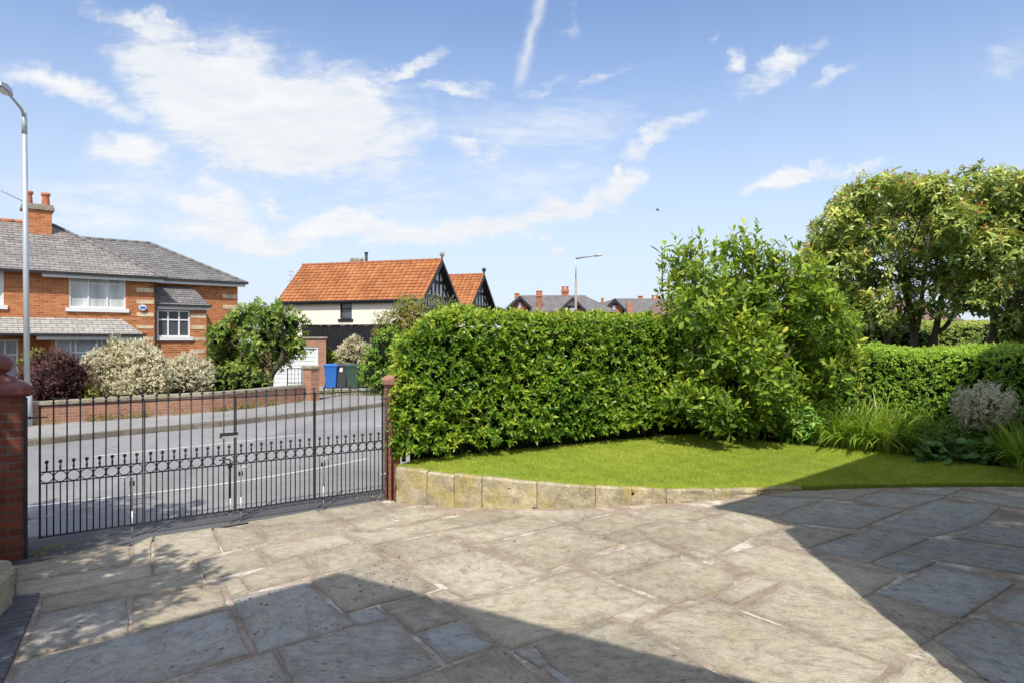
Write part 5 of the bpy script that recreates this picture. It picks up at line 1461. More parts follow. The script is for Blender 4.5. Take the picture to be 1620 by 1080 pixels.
# separate chimney of a hidden house, and the brown tiled bungalow
g = at(953, 480, 82)
root = empty('brick_house', (g.x, g.y, 0), 'low distant house showing only a red chimney between two gabled houses', 'house')
mb = MB(); mb.obox((g.x - 3, g.y - 2, -.5), (6, 0, 0), (0, 6, 0), (0, 0, 4.6)); mb.build('wall', M['farbrick'], root)
mb = MB(); courses(mb, (g.x - 3.4, g.y - 2.4, 4), (g.x + 3.4, g.y - 2.4, 4), (g.x - 2, g.y + 1, 5.6), (g.x + 2, g.y + 1, 5.6), 8, .02); courses(mb, (g.x + 3.4, g.y + 4.4, 4), (g.x - 3.4, g.y + 4.4, 4), (g.x + 2, g.y + 1, 5.6), (g.x - 2, g.y + 1, 5.6), 8, .02); mb.build('roof', M['slate2'], root)
chimney(root, g, .5, .5, 4.5, g.z - .1, 0, 'farbrick', 1, 'clay', potr=.17)
a_, b_ = at(1040, 480, 52), at(1480, 484, 50)
root = empty('bungalow', ((a_.x + b_.x) / 2, 53, 0), 'long low bungalow with brown tiled hipped roof behind the bushes', 'house')
mb = MB(); mb.obox((a_.x - 1, 50, -.5), (b_.x - a_.x + 4, 0, 0), (0, 6, 0), (0, 0, 3.0)); mb.build('wall', M['farbrick'], root)
mb = MB(); e0_, e1_ = Vector((a_.x - 3.4, 48.5, 2.4)), Vector((b_.x + 4, 48.5, 2.4)); r0_, r1_ = Vector((a_.x + .3, 52.5, at(1050, 477, 52.5).z)), Vector((b_.x, 52.5, at(1050, 477, 52.5).z))
courses(mb, e0_, e1_, r0_, r1_, 12, .02); courses(mb, e0_ + Vector((0, 8, 0)), e0_, r0_, r0_, 12, .02); courses(mb, e1_ + Vector((0, 8, 0)), e0_ + Vector((0, 8, 0)), r1_, r0_, 8, .02); mb.build('roof', M['browntile'], root)
g = at(996.5, 482, 60); mb = MB(); mb.box((g.x, g.y, g.z - 1.6), (.55, .5, 3.6)); mb.build('chimney', M['wallbrick'], root)

# --- the house beside the patio: out of the picture, its roof throws the two big shadows
def unsun(S, z):
    s = z / math.tan(SUN_EL); return Vector((S[0] - s * hx, S[1] - s * hy, z))
root = empty('brick_house', (-1.4, -5, 0), 'house beside the paving, seen only as two roof shadows on the flagstones', 'house')
A = unsun((-1.47, 5.89), 7.4); Lf = unsun((-3.95, 3.3), 4.5); Rt = unsun((1.44, 4.0), 4.5)
back = Vector((0.1, -1, 0)).normalized()
mb = MB()
def slab(P, t=.16, mat=0):
    P = [Vector(p) for p in P]; n_ = (P[1] - P[0]).cross(P[2] - P[0]).normalized()
    if n_.z < 0: P = P[::-1]; n_ = -n_
    mb.rings([[p - n_ * t for p in P], P], mat)
slab([Lf, A, A + back * 3.2, Lf + back * 3.2]); slab([A, Rt, Rt + back * 3.2, A + back * 3.2])
tip = unsun((2.42, 8.28), 5.6); e2 = unsun((3.42, 8.85), 5.6); e3 = unsun((6.9, 11.75), 5.6)
ev = (e3 - e2).normalized(); iv = Vector((ev.y, -ev.x, 0))
wc = unsun((2.86, 7.2), 5.45); wc.z = 0
far2 = e3 + ev * 6
slab([tip, far2, far2 + iv * 4 + Vector((0, 0, 2.4)), tip + iv * 4 + ev * 3.5 + Vector((0, 0, 2.4))])
slab([tip, tip + iv * 4 + ev * 3.5 + Vector((0, 0, 2.4)), Vector((wc.x + .0, wc.y, 5.5)) + iv * 4 - ev * .2])
mb.build('roof', M['slate2'], root)
mb = MB()
gdir = (Rt - Lf); gdir.z = 0; gdir.normalize()
w0 = Vector((Lf.x, Lf.y, 0)) + gdir * .3 + back * 1.0; w1 = Vector((Rt.x, Rt.y, 0)) - gdir * .3 + back * 1.0
mid = (w0 + w1) / 2
mb.rings([[w0, w1, Vector((w1.x, w1.y, 4.5)), Vector((mid.x, mid.y, 7.0)), Vector((w0.x, w0.y, 4.5))], [p + back * 2 for p in (w0, w1, Vector((w1.x, w1.y, 4.5)), Vector((mid.x, mid.y, 7.0)), Vector((w0.x, w0.y, 4.5)))]], 0)
mb.prism([wc, wc + iv * 4, wc + iv * 4 + ev * 9, wc + ev * 9], -.05, 5.45)
mb.build('wall', M['whiterender'], root)  # unseen walls made white and wings shallow to lift light in the shade

# ------------------------------------------------------------------ lawn, bed, grass
BACKL = [Vector(p) for p in ((-1.30, 8.98, .44), (1.0, 10.55, .40), (3.3, 12.1, .34), (4.33, 11.45, .30), (5.42, 11.02, .25), (6.2, 10.74, .2), (6.8, 10.38, .17), (7.45, 10.02, .13), (9.5, 9.75, .09), (12, 9.6, .07))]
FRL = [Vector((a, b + .07, c)) for a, b, c in FRONT]
NA, NBk = 90, 24
fl = resample(smooth_line([(p.x, p.y, p.z) for p in FRL], .1), NA); bl = resample(smooth_line([(p.x, p.y, p.z) for p in BACKL], .1), NA)
def lawn_pt(i, s):
    a, b = fl[i], bl[i]; p = a.lerp(b, s)
    p.z = a.z + (b.z - a.z) * (s ** .8) + .012 * mnoise.noise((p.x * 1.3, p.y * 1.3, 2)) * min(1, 6 * s * (1 - s) + .1)
    return p
G = np.array([[lawn_pt(i, j / NBk)[:] for j in range(NBk + 1)] for i in range(NA + 1)])
Gs = np.concatenate([np.array([[[p.x, p.y - .005, -.03]] for p in fl]), G], 1)
tm = TM(); tm.quadmesh(Gs, 0); lawn = tm.build('lawn', M['turf'], None, True); tag(lawn, kind='structure')
def lawn_sample(n, smin=0.0, smax=1.0, xmin=-2, xmax=9.5):
    d = np.linalg.norm(G[:, -1] - G[:, 0], axis=1); wd = (d[1:] + d[:-1]) * np.linalg.norm(np.diff(G.mean(1), axis=0), axis=1); cd = np.cumsum(wd) / wd.sum()
    u = np.searchsorted(cd, RNG.random(n)); fu_ = RNG.random(n); s = RNG.uniform(smin, smax, n) * NBk
    j = np.minimum(s.astype(int), NBk - 1); fs = (s - j)
    P = (G[u, j] * ((1 - fu_) * (1 - fs))[:, None] + G[u + 1, j] * (fu_ * (1 - fs))[:, None] + G[u, j + 1] * ((1 - fu_) * fs)[:, None] + G[u + 1, j + 1] * (fu_ * fs)[:, None])
    return P[(P[:, 0] > xmin) & (P[:, 0] < xmax)]
def fbm2(P, sc, seed=0):
    x, y = P[:, 0] * sc, P[:, 1] * sc
    return (np.sin(x * 1.3 + 2.1 * np.sin(y * .9 + seed)) + np.sin(y * 1.7 + 1.7 * np.sin(x * 1.1 + seed * 2)) + .6 * np.sin(2.9 * x + 3.1 * y + seed)) / 2.6
def blades(tm, P, h, wd, lean, tint, mat=0):
    n = len(P); a = RNG.uniform(0, 2 * np.pi, n); s = np.stack([np.cos(a), np.sin(a), np.zeros(n)], 1)
    b = RNG.uniform(0, 2 * np.pi, n); t = np.stack([np.cos(b), np.sin(b), np.zeros(n)], 1) * (lean * RNG.random(n))[:, None]
    tip = P + t * h[:, None] + np.array([0, 0, 1.0]) * (h * np.sqrt(np.clip(1 - lean ** 2 * .5, .2, 1)))[:, None]
    v = np.stack([P - s * wd[:, None], P + s * wd[:, None], tip], 1).reshape(-1, 3); tr = np.arange(n * 3).reshape(-1, 3)
    c = np.ones((n, 4)); c[:, 0] = tint; tm.add(v, tr, mat, np.repeat(c, 3, 0))
tm = TM()
P = lawn_sample(210000)
k = fbm2(P, 1.1) * .5 + fbm2(P, 3.3, 4) * .3
blades(tm, P, RNG.uniform(.018, .036, len(P)) * (1 + .25 * k), RNG.uniform(.0012, .0024, len(P)), .75, (.45 + .26 * k + .16 * fbm2(P, 9.5, 7) + RNG.normal(0, .18, len(P)) + .25 * (RNG.random(len(P)) < .05)).clip(0, 1))
P = lawn_sample(16000, -.02, .03)
blades(tm, P, RNG.uniform(.025, .07, len(P)) * (1 + .5 * fbm2(P, 5, 3)), RNG.uniform(.0015, .0028, len(P)), 1.15, (.55 + RNG.normal(0, .2, len(P))).clip(0, 1))
P = lawn_sample(5000, .97, 1.01)
blades(tm, P, RNG.uniform(.03, .07, len(P)), RNG.uniform(.0015, .0028, len(P)), .9, (.45 + RNG.normal(0, .2, len(P))).clip(0, 1))
tag(tm.build('grass', M['grass']), 'short mown sunlit grass covering the lawn', 'grass', kind='stuff')
mb = MB(); b2 = [p + Vector((-.2 if i < 30 else .55, 1.7 if i < 30 else 2.6, 0)) for i, p in enumerate(bl)]
bb = [Vector((p.x, p.y, p.z - .012)) for p in bl]
for i in range(NA): mb.face([bb[i], bb[i + 1], b2[i + 1], b2[i]])
tag(mb.build('garden_bed', M['soil']), kind='structure')

# ------------------------------------------------------------------ clipped hedges
def hedge(root, O, U, length, depth, z0, z1, rad, leafmat, dens, k, slen, L, W, core=.22, faces=(1, 1, 1, 1), rough=.06, tintfn=None, mats=None, z0fn=None, seed=0, up=.55, corem='innerleaf', topcut=0, skew=0):
    O = Vector(O); U = Vector(U).normalized(); V = Vector((-U.y, U.x, 0)) + U * skew; H = z1 - z0
    fr, bk, le, re = faces
    A = [(length * H * fr, 'f'), (length * H * bk, 'b'), (depth * H * le, 'l'), (depth * H * re, 'r'), (length * depth, 't')]
    pts = []
    for a, nm in A:
        n = int(a * dens)
        if n == 0: continue
        x = RNG.uniform(0, length, n); y = RNG.uniform(0, depth, n); z = RNG.uniform(0, H, n)
        if nm == 'f': y[:] = 0
        if nm == 'b': y[:] = depth
        if nm == 'l': x[:] = 0
        if nm == 'r': x[:] = length
        if nm == 't': z[:] = H
        pts.append(np.stack([x, y, z], 1))
    p = np.concatenate(pts)
    lo = np.array([rad, min(rad, depth * .45), -9]); hi = np.array([length - rad, depth - min(rad, depth * .45), H - rad * .55])
    sc = np.array([1, 1, .55])
    q = np.clip(p, lo, hi); d = (p - q); nr = np.linalg.norm(d / (rad * np.array([1, 1, .55])), axis=1, keepdims=True) + 1e-9
    out = d / nr; nrm = out / (np.linalg.norm(out, axis=1, keepdims=True) + 1e-9)
    bumpv = rough * (fbm2(p[:, [0, 2]], 2.2, seed) + .6 * fbm2(p[:, [1, 2]] + p[:, [0, 0]], 4.7, seed + 3))
    inn = np.abs(RNG.normal(0, .075, len(p)))
    pos = q + out + nrm * (bumpv - inn)[:, None]
    if topcut: pos[:, 2] *= 1 - topcut / H * np.clip(1 - pos[:, 0] / .65, 0, 1) ** 1.3
    Wp = np.array(O[:])[None] + pos[:, :1] * np.array(U[:]) + pos[:, 1:2] * np.array(V[:]) + np.stack([0 * pos[:, 0], 0 * pos[:, 0], pos[:, 2] + z0], 1)
    Wn = nrm[:, :1] * np.array(U[:]) + nrm[:, 1:2] * np.array(V[:]) + np.stack([0 * pos[:, 0], 0 * pos[:, 0], nrm[:, 2]], 1)
    D = Wn * .75 + np.array([0, 0, up]) + RNG.normal(0, .38, Wn.shape)
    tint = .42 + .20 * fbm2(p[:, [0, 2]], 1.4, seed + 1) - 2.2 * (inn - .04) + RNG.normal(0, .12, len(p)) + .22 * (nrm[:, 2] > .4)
    if tintfn is not None: tint = tintfn(p, tint)
    tm = TM()
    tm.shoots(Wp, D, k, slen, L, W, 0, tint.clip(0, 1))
    # inner core, the hedge's inner shade put into its dark colour
    def corner(x, y, z): return O + U * x + V * y + Vector((0, 0, z0 + z))
    nx, nz = 30, 10
    c = core
    def surf(fn, a, b): return np.array([[fn(i / a, j / b)[:] for j in range(b + 1)] for i in range(a + 1)])
    rz = rad * .5
    def prof(y, z, x):
        return corner(x, y, z)
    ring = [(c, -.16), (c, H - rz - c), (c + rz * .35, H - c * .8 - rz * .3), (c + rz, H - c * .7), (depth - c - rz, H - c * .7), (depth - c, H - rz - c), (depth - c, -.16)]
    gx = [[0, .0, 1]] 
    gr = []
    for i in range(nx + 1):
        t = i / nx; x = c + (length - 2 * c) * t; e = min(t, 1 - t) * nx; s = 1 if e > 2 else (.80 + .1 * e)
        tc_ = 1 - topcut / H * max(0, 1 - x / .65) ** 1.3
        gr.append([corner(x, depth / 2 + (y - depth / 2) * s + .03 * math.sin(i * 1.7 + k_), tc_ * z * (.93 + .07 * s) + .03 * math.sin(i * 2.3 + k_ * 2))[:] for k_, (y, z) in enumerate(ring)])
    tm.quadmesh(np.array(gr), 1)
    for i in (0, nx):
        cc = np.mean(np.array(gr[i]), 0); tm.quadmesh(np.array([[g for g in gr[i]], [cc for _ in gr[i]]]), 1)
    return tm.build('foliage', [M[leafmat], M[corem]], root)

HU = (Vector((3.3, 12.1, 0)) - Vector((-1.3, 8.98, 0))).normalized(); HV = Vector((-HU.y, HU.x, 0))
ho = Vector((-1.54, 8.47, 0))
root = empty('hedge', (ho.x + HU.x * 3, ho.y + HU.y * 3, .4), 'tall clipped laurel hedge with glossy leaves behind the curved stone wall', 'hedge')
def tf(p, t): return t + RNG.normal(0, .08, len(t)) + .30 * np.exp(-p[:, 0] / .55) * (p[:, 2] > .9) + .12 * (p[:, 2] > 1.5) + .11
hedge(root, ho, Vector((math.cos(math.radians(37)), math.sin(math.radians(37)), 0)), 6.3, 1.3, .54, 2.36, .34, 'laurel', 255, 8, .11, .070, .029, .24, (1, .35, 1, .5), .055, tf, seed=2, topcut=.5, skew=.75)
mb = MB()
for i in range(12):
    p = ho + HU * (.5 + .45 * i) + HV * (.55 + random.uniform(-.1, .1)); mb.tube([(p.x, p.y, .38), (p.x + random.uniform(-.08, .08), p.y, .9)], [.03, .02], 6)
mb.build('stems', M['bark'], root)
ro = Vector((4.5, 13.55, 0)); RU = (Vector((10.2, 9.3, 0)) - Vector((4.5, 13.55, 0))).normalized()
root = empty('hedge', (7, 11.8, .2), 'clipped privet hedge with small leaves along the right side of the lawn, half in shadow', 'hedge')
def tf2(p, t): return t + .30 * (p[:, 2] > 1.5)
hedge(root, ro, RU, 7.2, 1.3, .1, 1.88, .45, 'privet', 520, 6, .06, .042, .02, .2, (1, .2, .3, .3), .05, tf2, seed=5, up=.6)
root = empty('hedge', (11, 22, 0), 'pale green clipped hedge rising behind the privet hedge beneath the rhododendrons', 'hedge')
hedge(root, (8.0, 23.5, 0), (1, -.12, 0), 15, 2.4, .1, 2.62, .7, 'paleprivet', 170, 6, .09, .07, .032, .2, (1, 0, .3, .3), .07, seed=8, corem='innerleaf')

# ------------------------------------------------------------------ trees and shrubs
def clump_pts(c, r, n, inner=.55, zmin=-1.0):
    d = rnd_dirs(n, zmin); k = RNG.uniform(inner ** 2, 1, n) ** .5
    wob = 1 + .22 * np.sin(5 * d[:, 0] + c[0] * 7) * np.sin(4 * d[:, 1] + c[2] * 5)
    r = np.array(r) if hasattr(r, '__len__') else np.array([r, r, r])
    return np.array(c) + d * r * (k * wob)[:, None], d, k
def limb(mb, a, b, r0, r1, sag=.12, n=6, seg=6):
    a = Vector(a); b = Vector(b); L = (b - a).length; o = Vector((random.uniform(-1, 1), random.uniform(-1, 1), random.uniform(-.4, .6))) * L * sag
    pts = []
    for i in range(seg + 1):
        t = i / seg; pts.append(a.lerp(b, t) + o * (4 * t * (1 - t)) * .5 + Vector((random.uniform(-1, 1), random.uniform(-1, 1), 0)) * L * .012 * (0 < i < seg))
    mb.tube(pts, [r0 + (r1 - r0) * i / seg for i in range(seg + 1)], n); return pts
def plant(name, label, cat, base, stems, clumps, leafmat, shoots, barkmat='bark', group=None, density=60, trunk_name='trunk', crown_name='crown', inner=.5, innermat=None, twig=.006, twigs=5, extra=None, zmin=-1.0, upk=.5, core=0.0):
    """stems: polylines (points, radii); clumps: (centre, radius); shoots: dict for TM.shoots"""
    root = empty(name, base, label, cat, group)
    mb = MB(); ends = []
    for P, R in stems:
        P = [Vector(p) for p in P]; P2 = smooth_line([p[:] for p in P], .12) if len(P) > 2 else P
        RR = np.interp(np.linspace(0, 1, len(P2)), np.linspace(0, 1, len(R)), R); mb.tube(P2, list(RR), 9); ends.append((P2[-1], R[-1])); ends.append((P2[len(P2) * 2 // 3], RR[len(P2) * 2 // 3]))
    tm = TM()
    for c, r in clumps:
        rr = r if not hasattr(r, '__len__') else max(r)
        e, er = min(ends, key=lambda q: (q[0] - Vector(c)).length)
        pts = limb(mb, e, c, er * .6, max(.008, er * .22), .15, 6)
        area = (4 * math.pi * rr * rr); n = max(6, int(area * density))
        P, d, k = clump_pts(c, r, n, inner, zmin)
        for j in range(twigs):
            q = Vector(P[RNG.integers(n)]); limb(mb, pts[RNG.integers(3, len(pts))], q, max(.006, er * .2), twig * .6, .1, 4, 4)
        D = d * .7 + np.array([0, 0, upk]) + RNG.normal(0, .35, d.shape)
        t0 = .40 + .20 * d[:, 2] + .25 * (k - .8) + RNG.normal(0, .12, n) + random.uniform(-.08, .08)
        tm.shoots(P, D, tint0=t0.clip(0, 1), **shoots)
        if extra: extra(tm, P, d, D, k)
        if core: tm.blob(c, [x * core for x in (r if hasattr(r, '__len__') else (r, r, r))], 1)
    mats = [M[leafmat]] + ([M[innermat]] if innermat else [])
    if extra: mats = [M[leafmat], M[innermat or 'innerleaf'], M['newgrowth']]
    if mb.v: mb.build(trunk_name, M[barkmat], root)
    tm.build(crown_name, mats, root)
    return root
def C(px, py, Y, r, dY=0.0):
    """clump at a picture position, r in picture pixels, at distance Y + dY"""
    p = at(px, py, Y + dY); return (p[:], r / F * (Y + dY))

# magnolia at the corner of the lawn
mag = [(1082, 420, 40), (1075, 470, 38), (1120, 430, 44), (1165, 405, 40), (1200, 420, 44), (1240, 430, 42), (1285, 440, 36), (1115, 490, 56), (1175, 480, 58), (1235, 485, 58), (1290, 490, 44), (1325, 520, 34),
       (1125, 550, 56), (1185, 550, 60), (1245, 548, 58), (1300, 560, 52), (1340, 560, 26), (1110, 600, 46), (1160, 610, 56), (1220, 610, 54), (1275, 610, 52), (1322, 598, 30), (1130, 640, 34), (1205, 650, 36), (1095, 640, 30), (1100, 612, 44), (1140, 655, 36), (1185, 660, 36), (1240, 655, 40), (1285, 645, 40), (1070, 630, 26)]
cl = [C(x, y, 11.5, r * (.62 if y < 445 else .78), random.uniform(-.75, .75)) for x, y, r in mag] + [C(x, y, 11.5, r * .8, random.uniform(.3, 1.2)) for x, y, r in mag[7:16]]
b = at(1135, 690, 11.7); b.z = .33
spikes = [(1072, 384), (1092, 380), (1110, 378), (1128, 390), (1160, 372), (1180, 365), (1194, 362), (1222, 392), (1240, 386), (1262, 398), (1288, 404), (1296, 420), (1046, 392), (1056, 430), (1060, 468), (1318, 440), (1335, 470), (1350, 520), (1356, 560)]
st = [([b, at(1140, 640, 11.7), at(1150, 560, 11.6), at(1165, 470, 11.5), at(1180, 410, 11.5)], [.05, .045, .04, .025, .012]), ([b + Vector((-.1, .1, 0)), at(1120, 640, 11.8), at(1105, 560, 11.6), at(1085, 450, 11.4)], [.042, .036, .028, .012]),
      ([b + Vector((.12, .05, 0)), at(1180, 630, 11.5), at(1240, 570, 11.4), at(1280, 490, 11.5)], [.042, .036, .028, .012])]
for x, y in spikes: st.append(([at(x + random.uniform(-6, 6), y + 70, 11.5), at(x + 2, y + 30, 11.5), at(x, y + 8, 11.45)], [.014, .01, .006]))
SH = dict(k=6, big=True, length=.15, L=.112, W=.045, droop=.12, fold=.18, up=.35, spread=(1.25, .45))
def mag_extra(tm, P, d, D, k): pass
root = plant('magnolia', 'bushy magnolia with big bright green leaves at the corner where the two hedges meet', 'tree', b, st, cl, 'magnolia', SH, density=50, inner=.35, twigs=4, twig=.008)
tm = None
for x, y in spikes:
    tm = TM()
    for t in np.linspace(0, 1, 6):
        p = np.array([at(x + random.uniform(-4, 4), y + 4 + 62 * t, 11.48)[:]]); tm.shoots(p, np.array([[random.uniform(-.3, .3), -.1, 1.0]]), 5, .14, .14, .055, 0, np.array([.5 + random.uniform(-.2, .3)]), big=True)
    tm.build('leading_shoot', M['magnolia'], root)

# dark shrub in the corner behind the magnolia
cl = [C(x, y, 12.9, r, random.uniform(-.2, .5)) for x, y, r in ((1110, 640, 50), (1180, 600, 60), (1180, 660, 45), (1250, 620, 60), (1250, 665, 40), (1310, 590, 55), (1330, 640, 45), (1290, 655, 45), (1360, 605, 30))]
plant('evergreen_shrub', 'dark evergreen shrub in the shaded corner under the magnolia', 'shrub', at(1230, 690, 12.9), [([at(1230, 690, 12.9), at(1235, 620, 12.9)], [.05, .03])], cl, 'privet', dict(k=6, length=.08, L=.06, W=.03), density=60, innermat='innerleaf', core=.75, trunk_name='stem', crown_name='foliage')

# rhododendron trees beyond the hedge
def rh_extra(tm, P, d, D, k):
    m = (RNG.random(len(P)) < .30) & (d[:, 2] > -.25) & (k > .75)
    if m.any():
        Q = P[m] + D[m] / np.linalg.norm(D[m], axis=1, keepdims=True) * .05
        tm.shoots(Q, D[m] + np.array([0, 0, .5]), 8, .06, .075, .022, 2, RNG.random(m.sum()), spread=(1.2, .4))
SHR = dict(k=9, big=True, length=.05, L=.125, W=.042, droop=.22, fold=.12, up=.45, spread=(1.65, .95), lj=.2)
rA = [(1345, 498, 34), (1310, 490, 30), (1395, 496, 28), (1282, 420, 30), (1300, 470, 30), (1500, 400, 40), (1520, 440, 34), (1300, 400, 40), (1320, 360, 40), (1345, 325, 40), (1385, 305, 42), (1425, 305, 42), (1465, 310, 44), (1330, 410, 46), (1370, 370, 50), (1415, 355, 50), (1465, 365, 50), (1310, 450, 40), (1355, 440, 48), (1405, 420, 48), (1455, 425, 42), (1380, 480, 40), (1430, 480, 36), (1340, 480, 36), (1490, 470, 34), (1490, 345, 40)]
rB = [(1605, 512, 30), (1650, 520, 40), (1490, 305, 42), (1540, 295, 44), (1590, 300, 46), (1640, 310, 46), (1510, 350, 46), (1560, 345, 50), (1615, 350, 50), (1670, 360, 50), (1530, 400, 44), (1585, 400, 48), (1640, 410, 50), (1560, 450, 46), (1610, 460, 48), (1660, 470, 50), (1535, 465, 34), (1590, 500, 34), (1640, 510, 36), (1700, 420, 60), (1545, 272, 22)]
def rz(): return random.uniform(-1.1, 1.1)
cA = [C(x, y + 7, 15.6, r * .85, rz()) for x, y, r in rA] + [C(x, y, 15.6, r * .8, random.uniform(-1.6, -.4)) for x, y, r in rA[6:14]]
cB = [C(x, y + 7, 15.2, r * .85, rz()) for x, y, r in rB] + [C(x, y, 15.2, r * .8, random.uniform(-1.6, -.4)) for x, y, r in rB[4:13]]
def trk(px, py0, px1, py1, px2, py2, Y, r):
    b = at(px, py0, Y); b.z = .1; return ([b, at(px, 545, Y), at(px1, py1, Y), at(px2, py2, Y)], [r * .9, r * .75, r * .6, r * .28])
sA = [trk(1446, 560, 1444, 510, 1420, 420, 15.6, .13), trk(1478, 560, 1482, 515, 1500, 420, 15.4, .11), trk(1470, 560, 1500, 512, 1530, 440, 15.5, .085), trk(1405, 560, 1385, 510, 1360, 420, 15.6, .10), trk(1447, 560, 1455, 500, 1470, 360, 15.8, .08)]
sB = [trk(1566, 560, 1575, 515, 1555, 430, 15.2, .155), trk(1580, 560, 1590, 505, 1630, 420, 15.3, .12), trk(1567, 560, 1571, 520, 1590, 360, 15.5, .10)]
plant('rhododendron_tree', 'spreading rhododendron tree with several thin dark trunks, left of its stouter neighbour', 'tree', (at(1450, 560, 15.6).x, 15.6, .1), sA, cA, 'rhodo', SHR, group=None, density=36, inner=.45, twigs=5, extra=rh_extra, twig=.01)
plant('rhododendron_tree', 'large rhododendron tree with one stout pale trunk at the right edge', 'tree', (at(1570, 560, 15.2).x, 15.2, .1), sB, cB, 'rhodo', SHR, 'palebark', density=36, inner=.45, twigs=5, extra=rh_extra, twig=.01)
cl = [C(x, y, 18.5, r, random.uniform(-.5, .5)) for x, y, r in ((1350, 545, 36), (1385, 528, 34), (1420, 532, 32), (1365, 512, 24), (1330, 540, 30), (1440, 545, 24), (1460, 540, 20))]
plant('evergreen_shrub', 'dark low shrub under the rhododendron trees beyond the hedge', 'shrub', at(1390, 600, 18.5), [([at(1390, 600, 18.5), at(1390, 540, 18.5)], [.05, .03])], cl, 'treeleaf', dict(k=6, length=.08, L=.08, W=.035), density=45, innermat='innerleaf', core=.75, trunk_name='stem', crown_name='foliage')

# tree in front of the brick house
tc = [(355, 520, 30), (350, 560, 24), (385, 500, 32), (425, 495, 32), (460, 505, 28), (370, 545, 34), (410, 530, 38), (450, 535, 34), (472, 545, 20), (390, 570, 34), (440, 560, 26), (365, 580, 22), (350, 545, 20), (405, 482, 18), (440, 484, 16), (340, 530, 14), (375, 590, 14)]
cl = [C(x, y + 8, 23.2, r * .78, random.uniform(-.6, .7)) for x, y, r in tc]
b = at(424, 612, 23.2); b.z = .1
plant('garden_tree', 'small rounded garden tree with leaning dark trunk before the brick house', 'tree', b, [([b, at(428, 595, 23.2), at(438, 580, 23.2), at(447, 560, 23.2), at(445, 530, 23.2)], [.15, .13, .10, .07, .04]), ([b, at(418, 595, 23.3), at(408, 575, 23.3), at(400, 540, 23.3), at(385, 510, 23.3)], [.13, .11, .09, .06, .03]), ([at(414, 588, 23.3), at(395, 570, 23.1), at(370, 545, 23.0)], [.07, .05, .03])],
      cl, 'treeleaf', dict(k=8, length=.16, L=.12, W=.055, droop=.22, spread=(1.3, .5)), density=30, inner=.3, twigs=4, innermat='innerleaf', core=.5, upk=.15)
tm = None

# shrubs along the garden wall
def shrub(name, label, cl, Y, leafmat, sh, dens, inn, core=.78, base=None, group=None, zmin=-1, upk=.5, twigs=2):
    c0 = cl[0][0]; b = base or Vector((c0[0], c0[1], .12))
    return plant(name, label, 'shrub', b, [([b, Vector((c0[0], c0[1], (b[2] + c0[2]) / 2))], [.05, .03])], cl, leafmat, sh, density=dens, innermat=inn, core=core, trunk_name='stem', crown_name='foliage', group=group, twigs=twigs, upk=upk, zmin=zmin, inner=.7)
VAR = dict(k=8, length=.14, L=.042, W=.024, spread=(1.2, .5), tj=.22)
shrub('variegated_shrub', 'large cream variegated shrub spilling over the wall below the bay window', [C(x, y, 17.9, r, random.uniform(-.3, .5)) for x, y, r in ((195, 590, 44), (165, 600, 36), (230, 590, 38), (190, 565, 28), (150, 580, 22), (220, 562, 22), (245, 605, 26), (180, 615, 28), (215, 612, 28))], 17.9, 'variegated', VAR, 190, 'innerpale')
shrub('variegated_shrub', 'smaller cream variegated shrub beside the garden tree', [C(x, y, 19.3, r, random.uniform(-.2, .3)) for x, y, r in ((290, 595, 28), (315, 592, 20), (270, 592, 22), (300, 580, 18), (282, 610, 20), (315, 605, 16))], 19.3, 'variegated', VAR, 190, 'innerpale')
shrub('berberis', 'purple leaved shrub beside the foot of the grey street lamp', [C(x, y, 16.9, r, random.uniform(-.2, .4)) for x, y, r in ((92, 600, 32), (115, 595, 24), (65, 600, 28), (80, 580, 24), (115, 615, 18), (45, 610, 22), (75, 620, 22), (100, 578, 18))], 16.9, 'purple', dict(k=9, length=.18, L=.04, W=.025, spread=(1.2, .5), tj=.2), 130, 'innerred')
shrub('low_shrub', 'yellow green low shrub between the purple and cream shrubs at the wall', [C(x, y, 17.2, r, 0) for x, y, r in ((128, 622, 16), (140, 626, 12), (50, 575, 14), (60, 562, 10))], 17.2, 'orangey', dict(k=6, length=.1, L=.07, W=.03, tj=.12), 80, 'innerleaf', .6)
shrub('low_shrub', 'low green shrub with pale tips under the garden tree', [C(x, y, 22.0, r, random.uniform(-.2, .4)) for x, y, r in ((355, 600, 22), (385, 600, 22), (340, 606, 14), (410, 605, 16), (370, 590, 16))], 22, 'treeleaf', dict(k=6, length=.12, L=.10, W=.04, tj=.25), 50, 'innerleaf')
# shrubs beside the drive across the road
shrub('variegated_shrub', 'cream variegated shrub behind the wheelie bins', [C(x, y, 30.5, r, random.uniform(-.3, .3)) for x, y, r in ((558, 562, 24), (540, 570, 18), (575, 565, 20), (560, 548, 14), (585, 575, 14))], 30.5, 'variegated', dict(k=6, length=.16, L=.09, W=.04, tj=.2), 45, 'innerpale')
shrub('low_shrub', 'bright yellow green shrub left of the wheelie bins', [C(x, y, 30, r, random.uniform(-.2, .2)) for x, y, r in ((512, 580, 15), (515, 560, 12), (508, 600, 12), (525, 590, 12), (520, 570, 10))], 30, 'orangey', dict(k=6, length=.15, L=.11, W=.05, tj=.1, tint0=None), 40, 'innerleaf') if False else shrub('low_shrub', 'bright yellow green shrub left of the wheelie bins', [C(x, y, 30, r, random.uniform(-.2, .2)) for x, y, r in ((512, 580, 15), (515, 560, 12), (508, 600, 12), (525, 590, 12), (520, 570, 10))], 30, 'magnolia', dict(k=6, length=.15, L=.11, W=.05, tj=.1), 40, 'innerleaf')
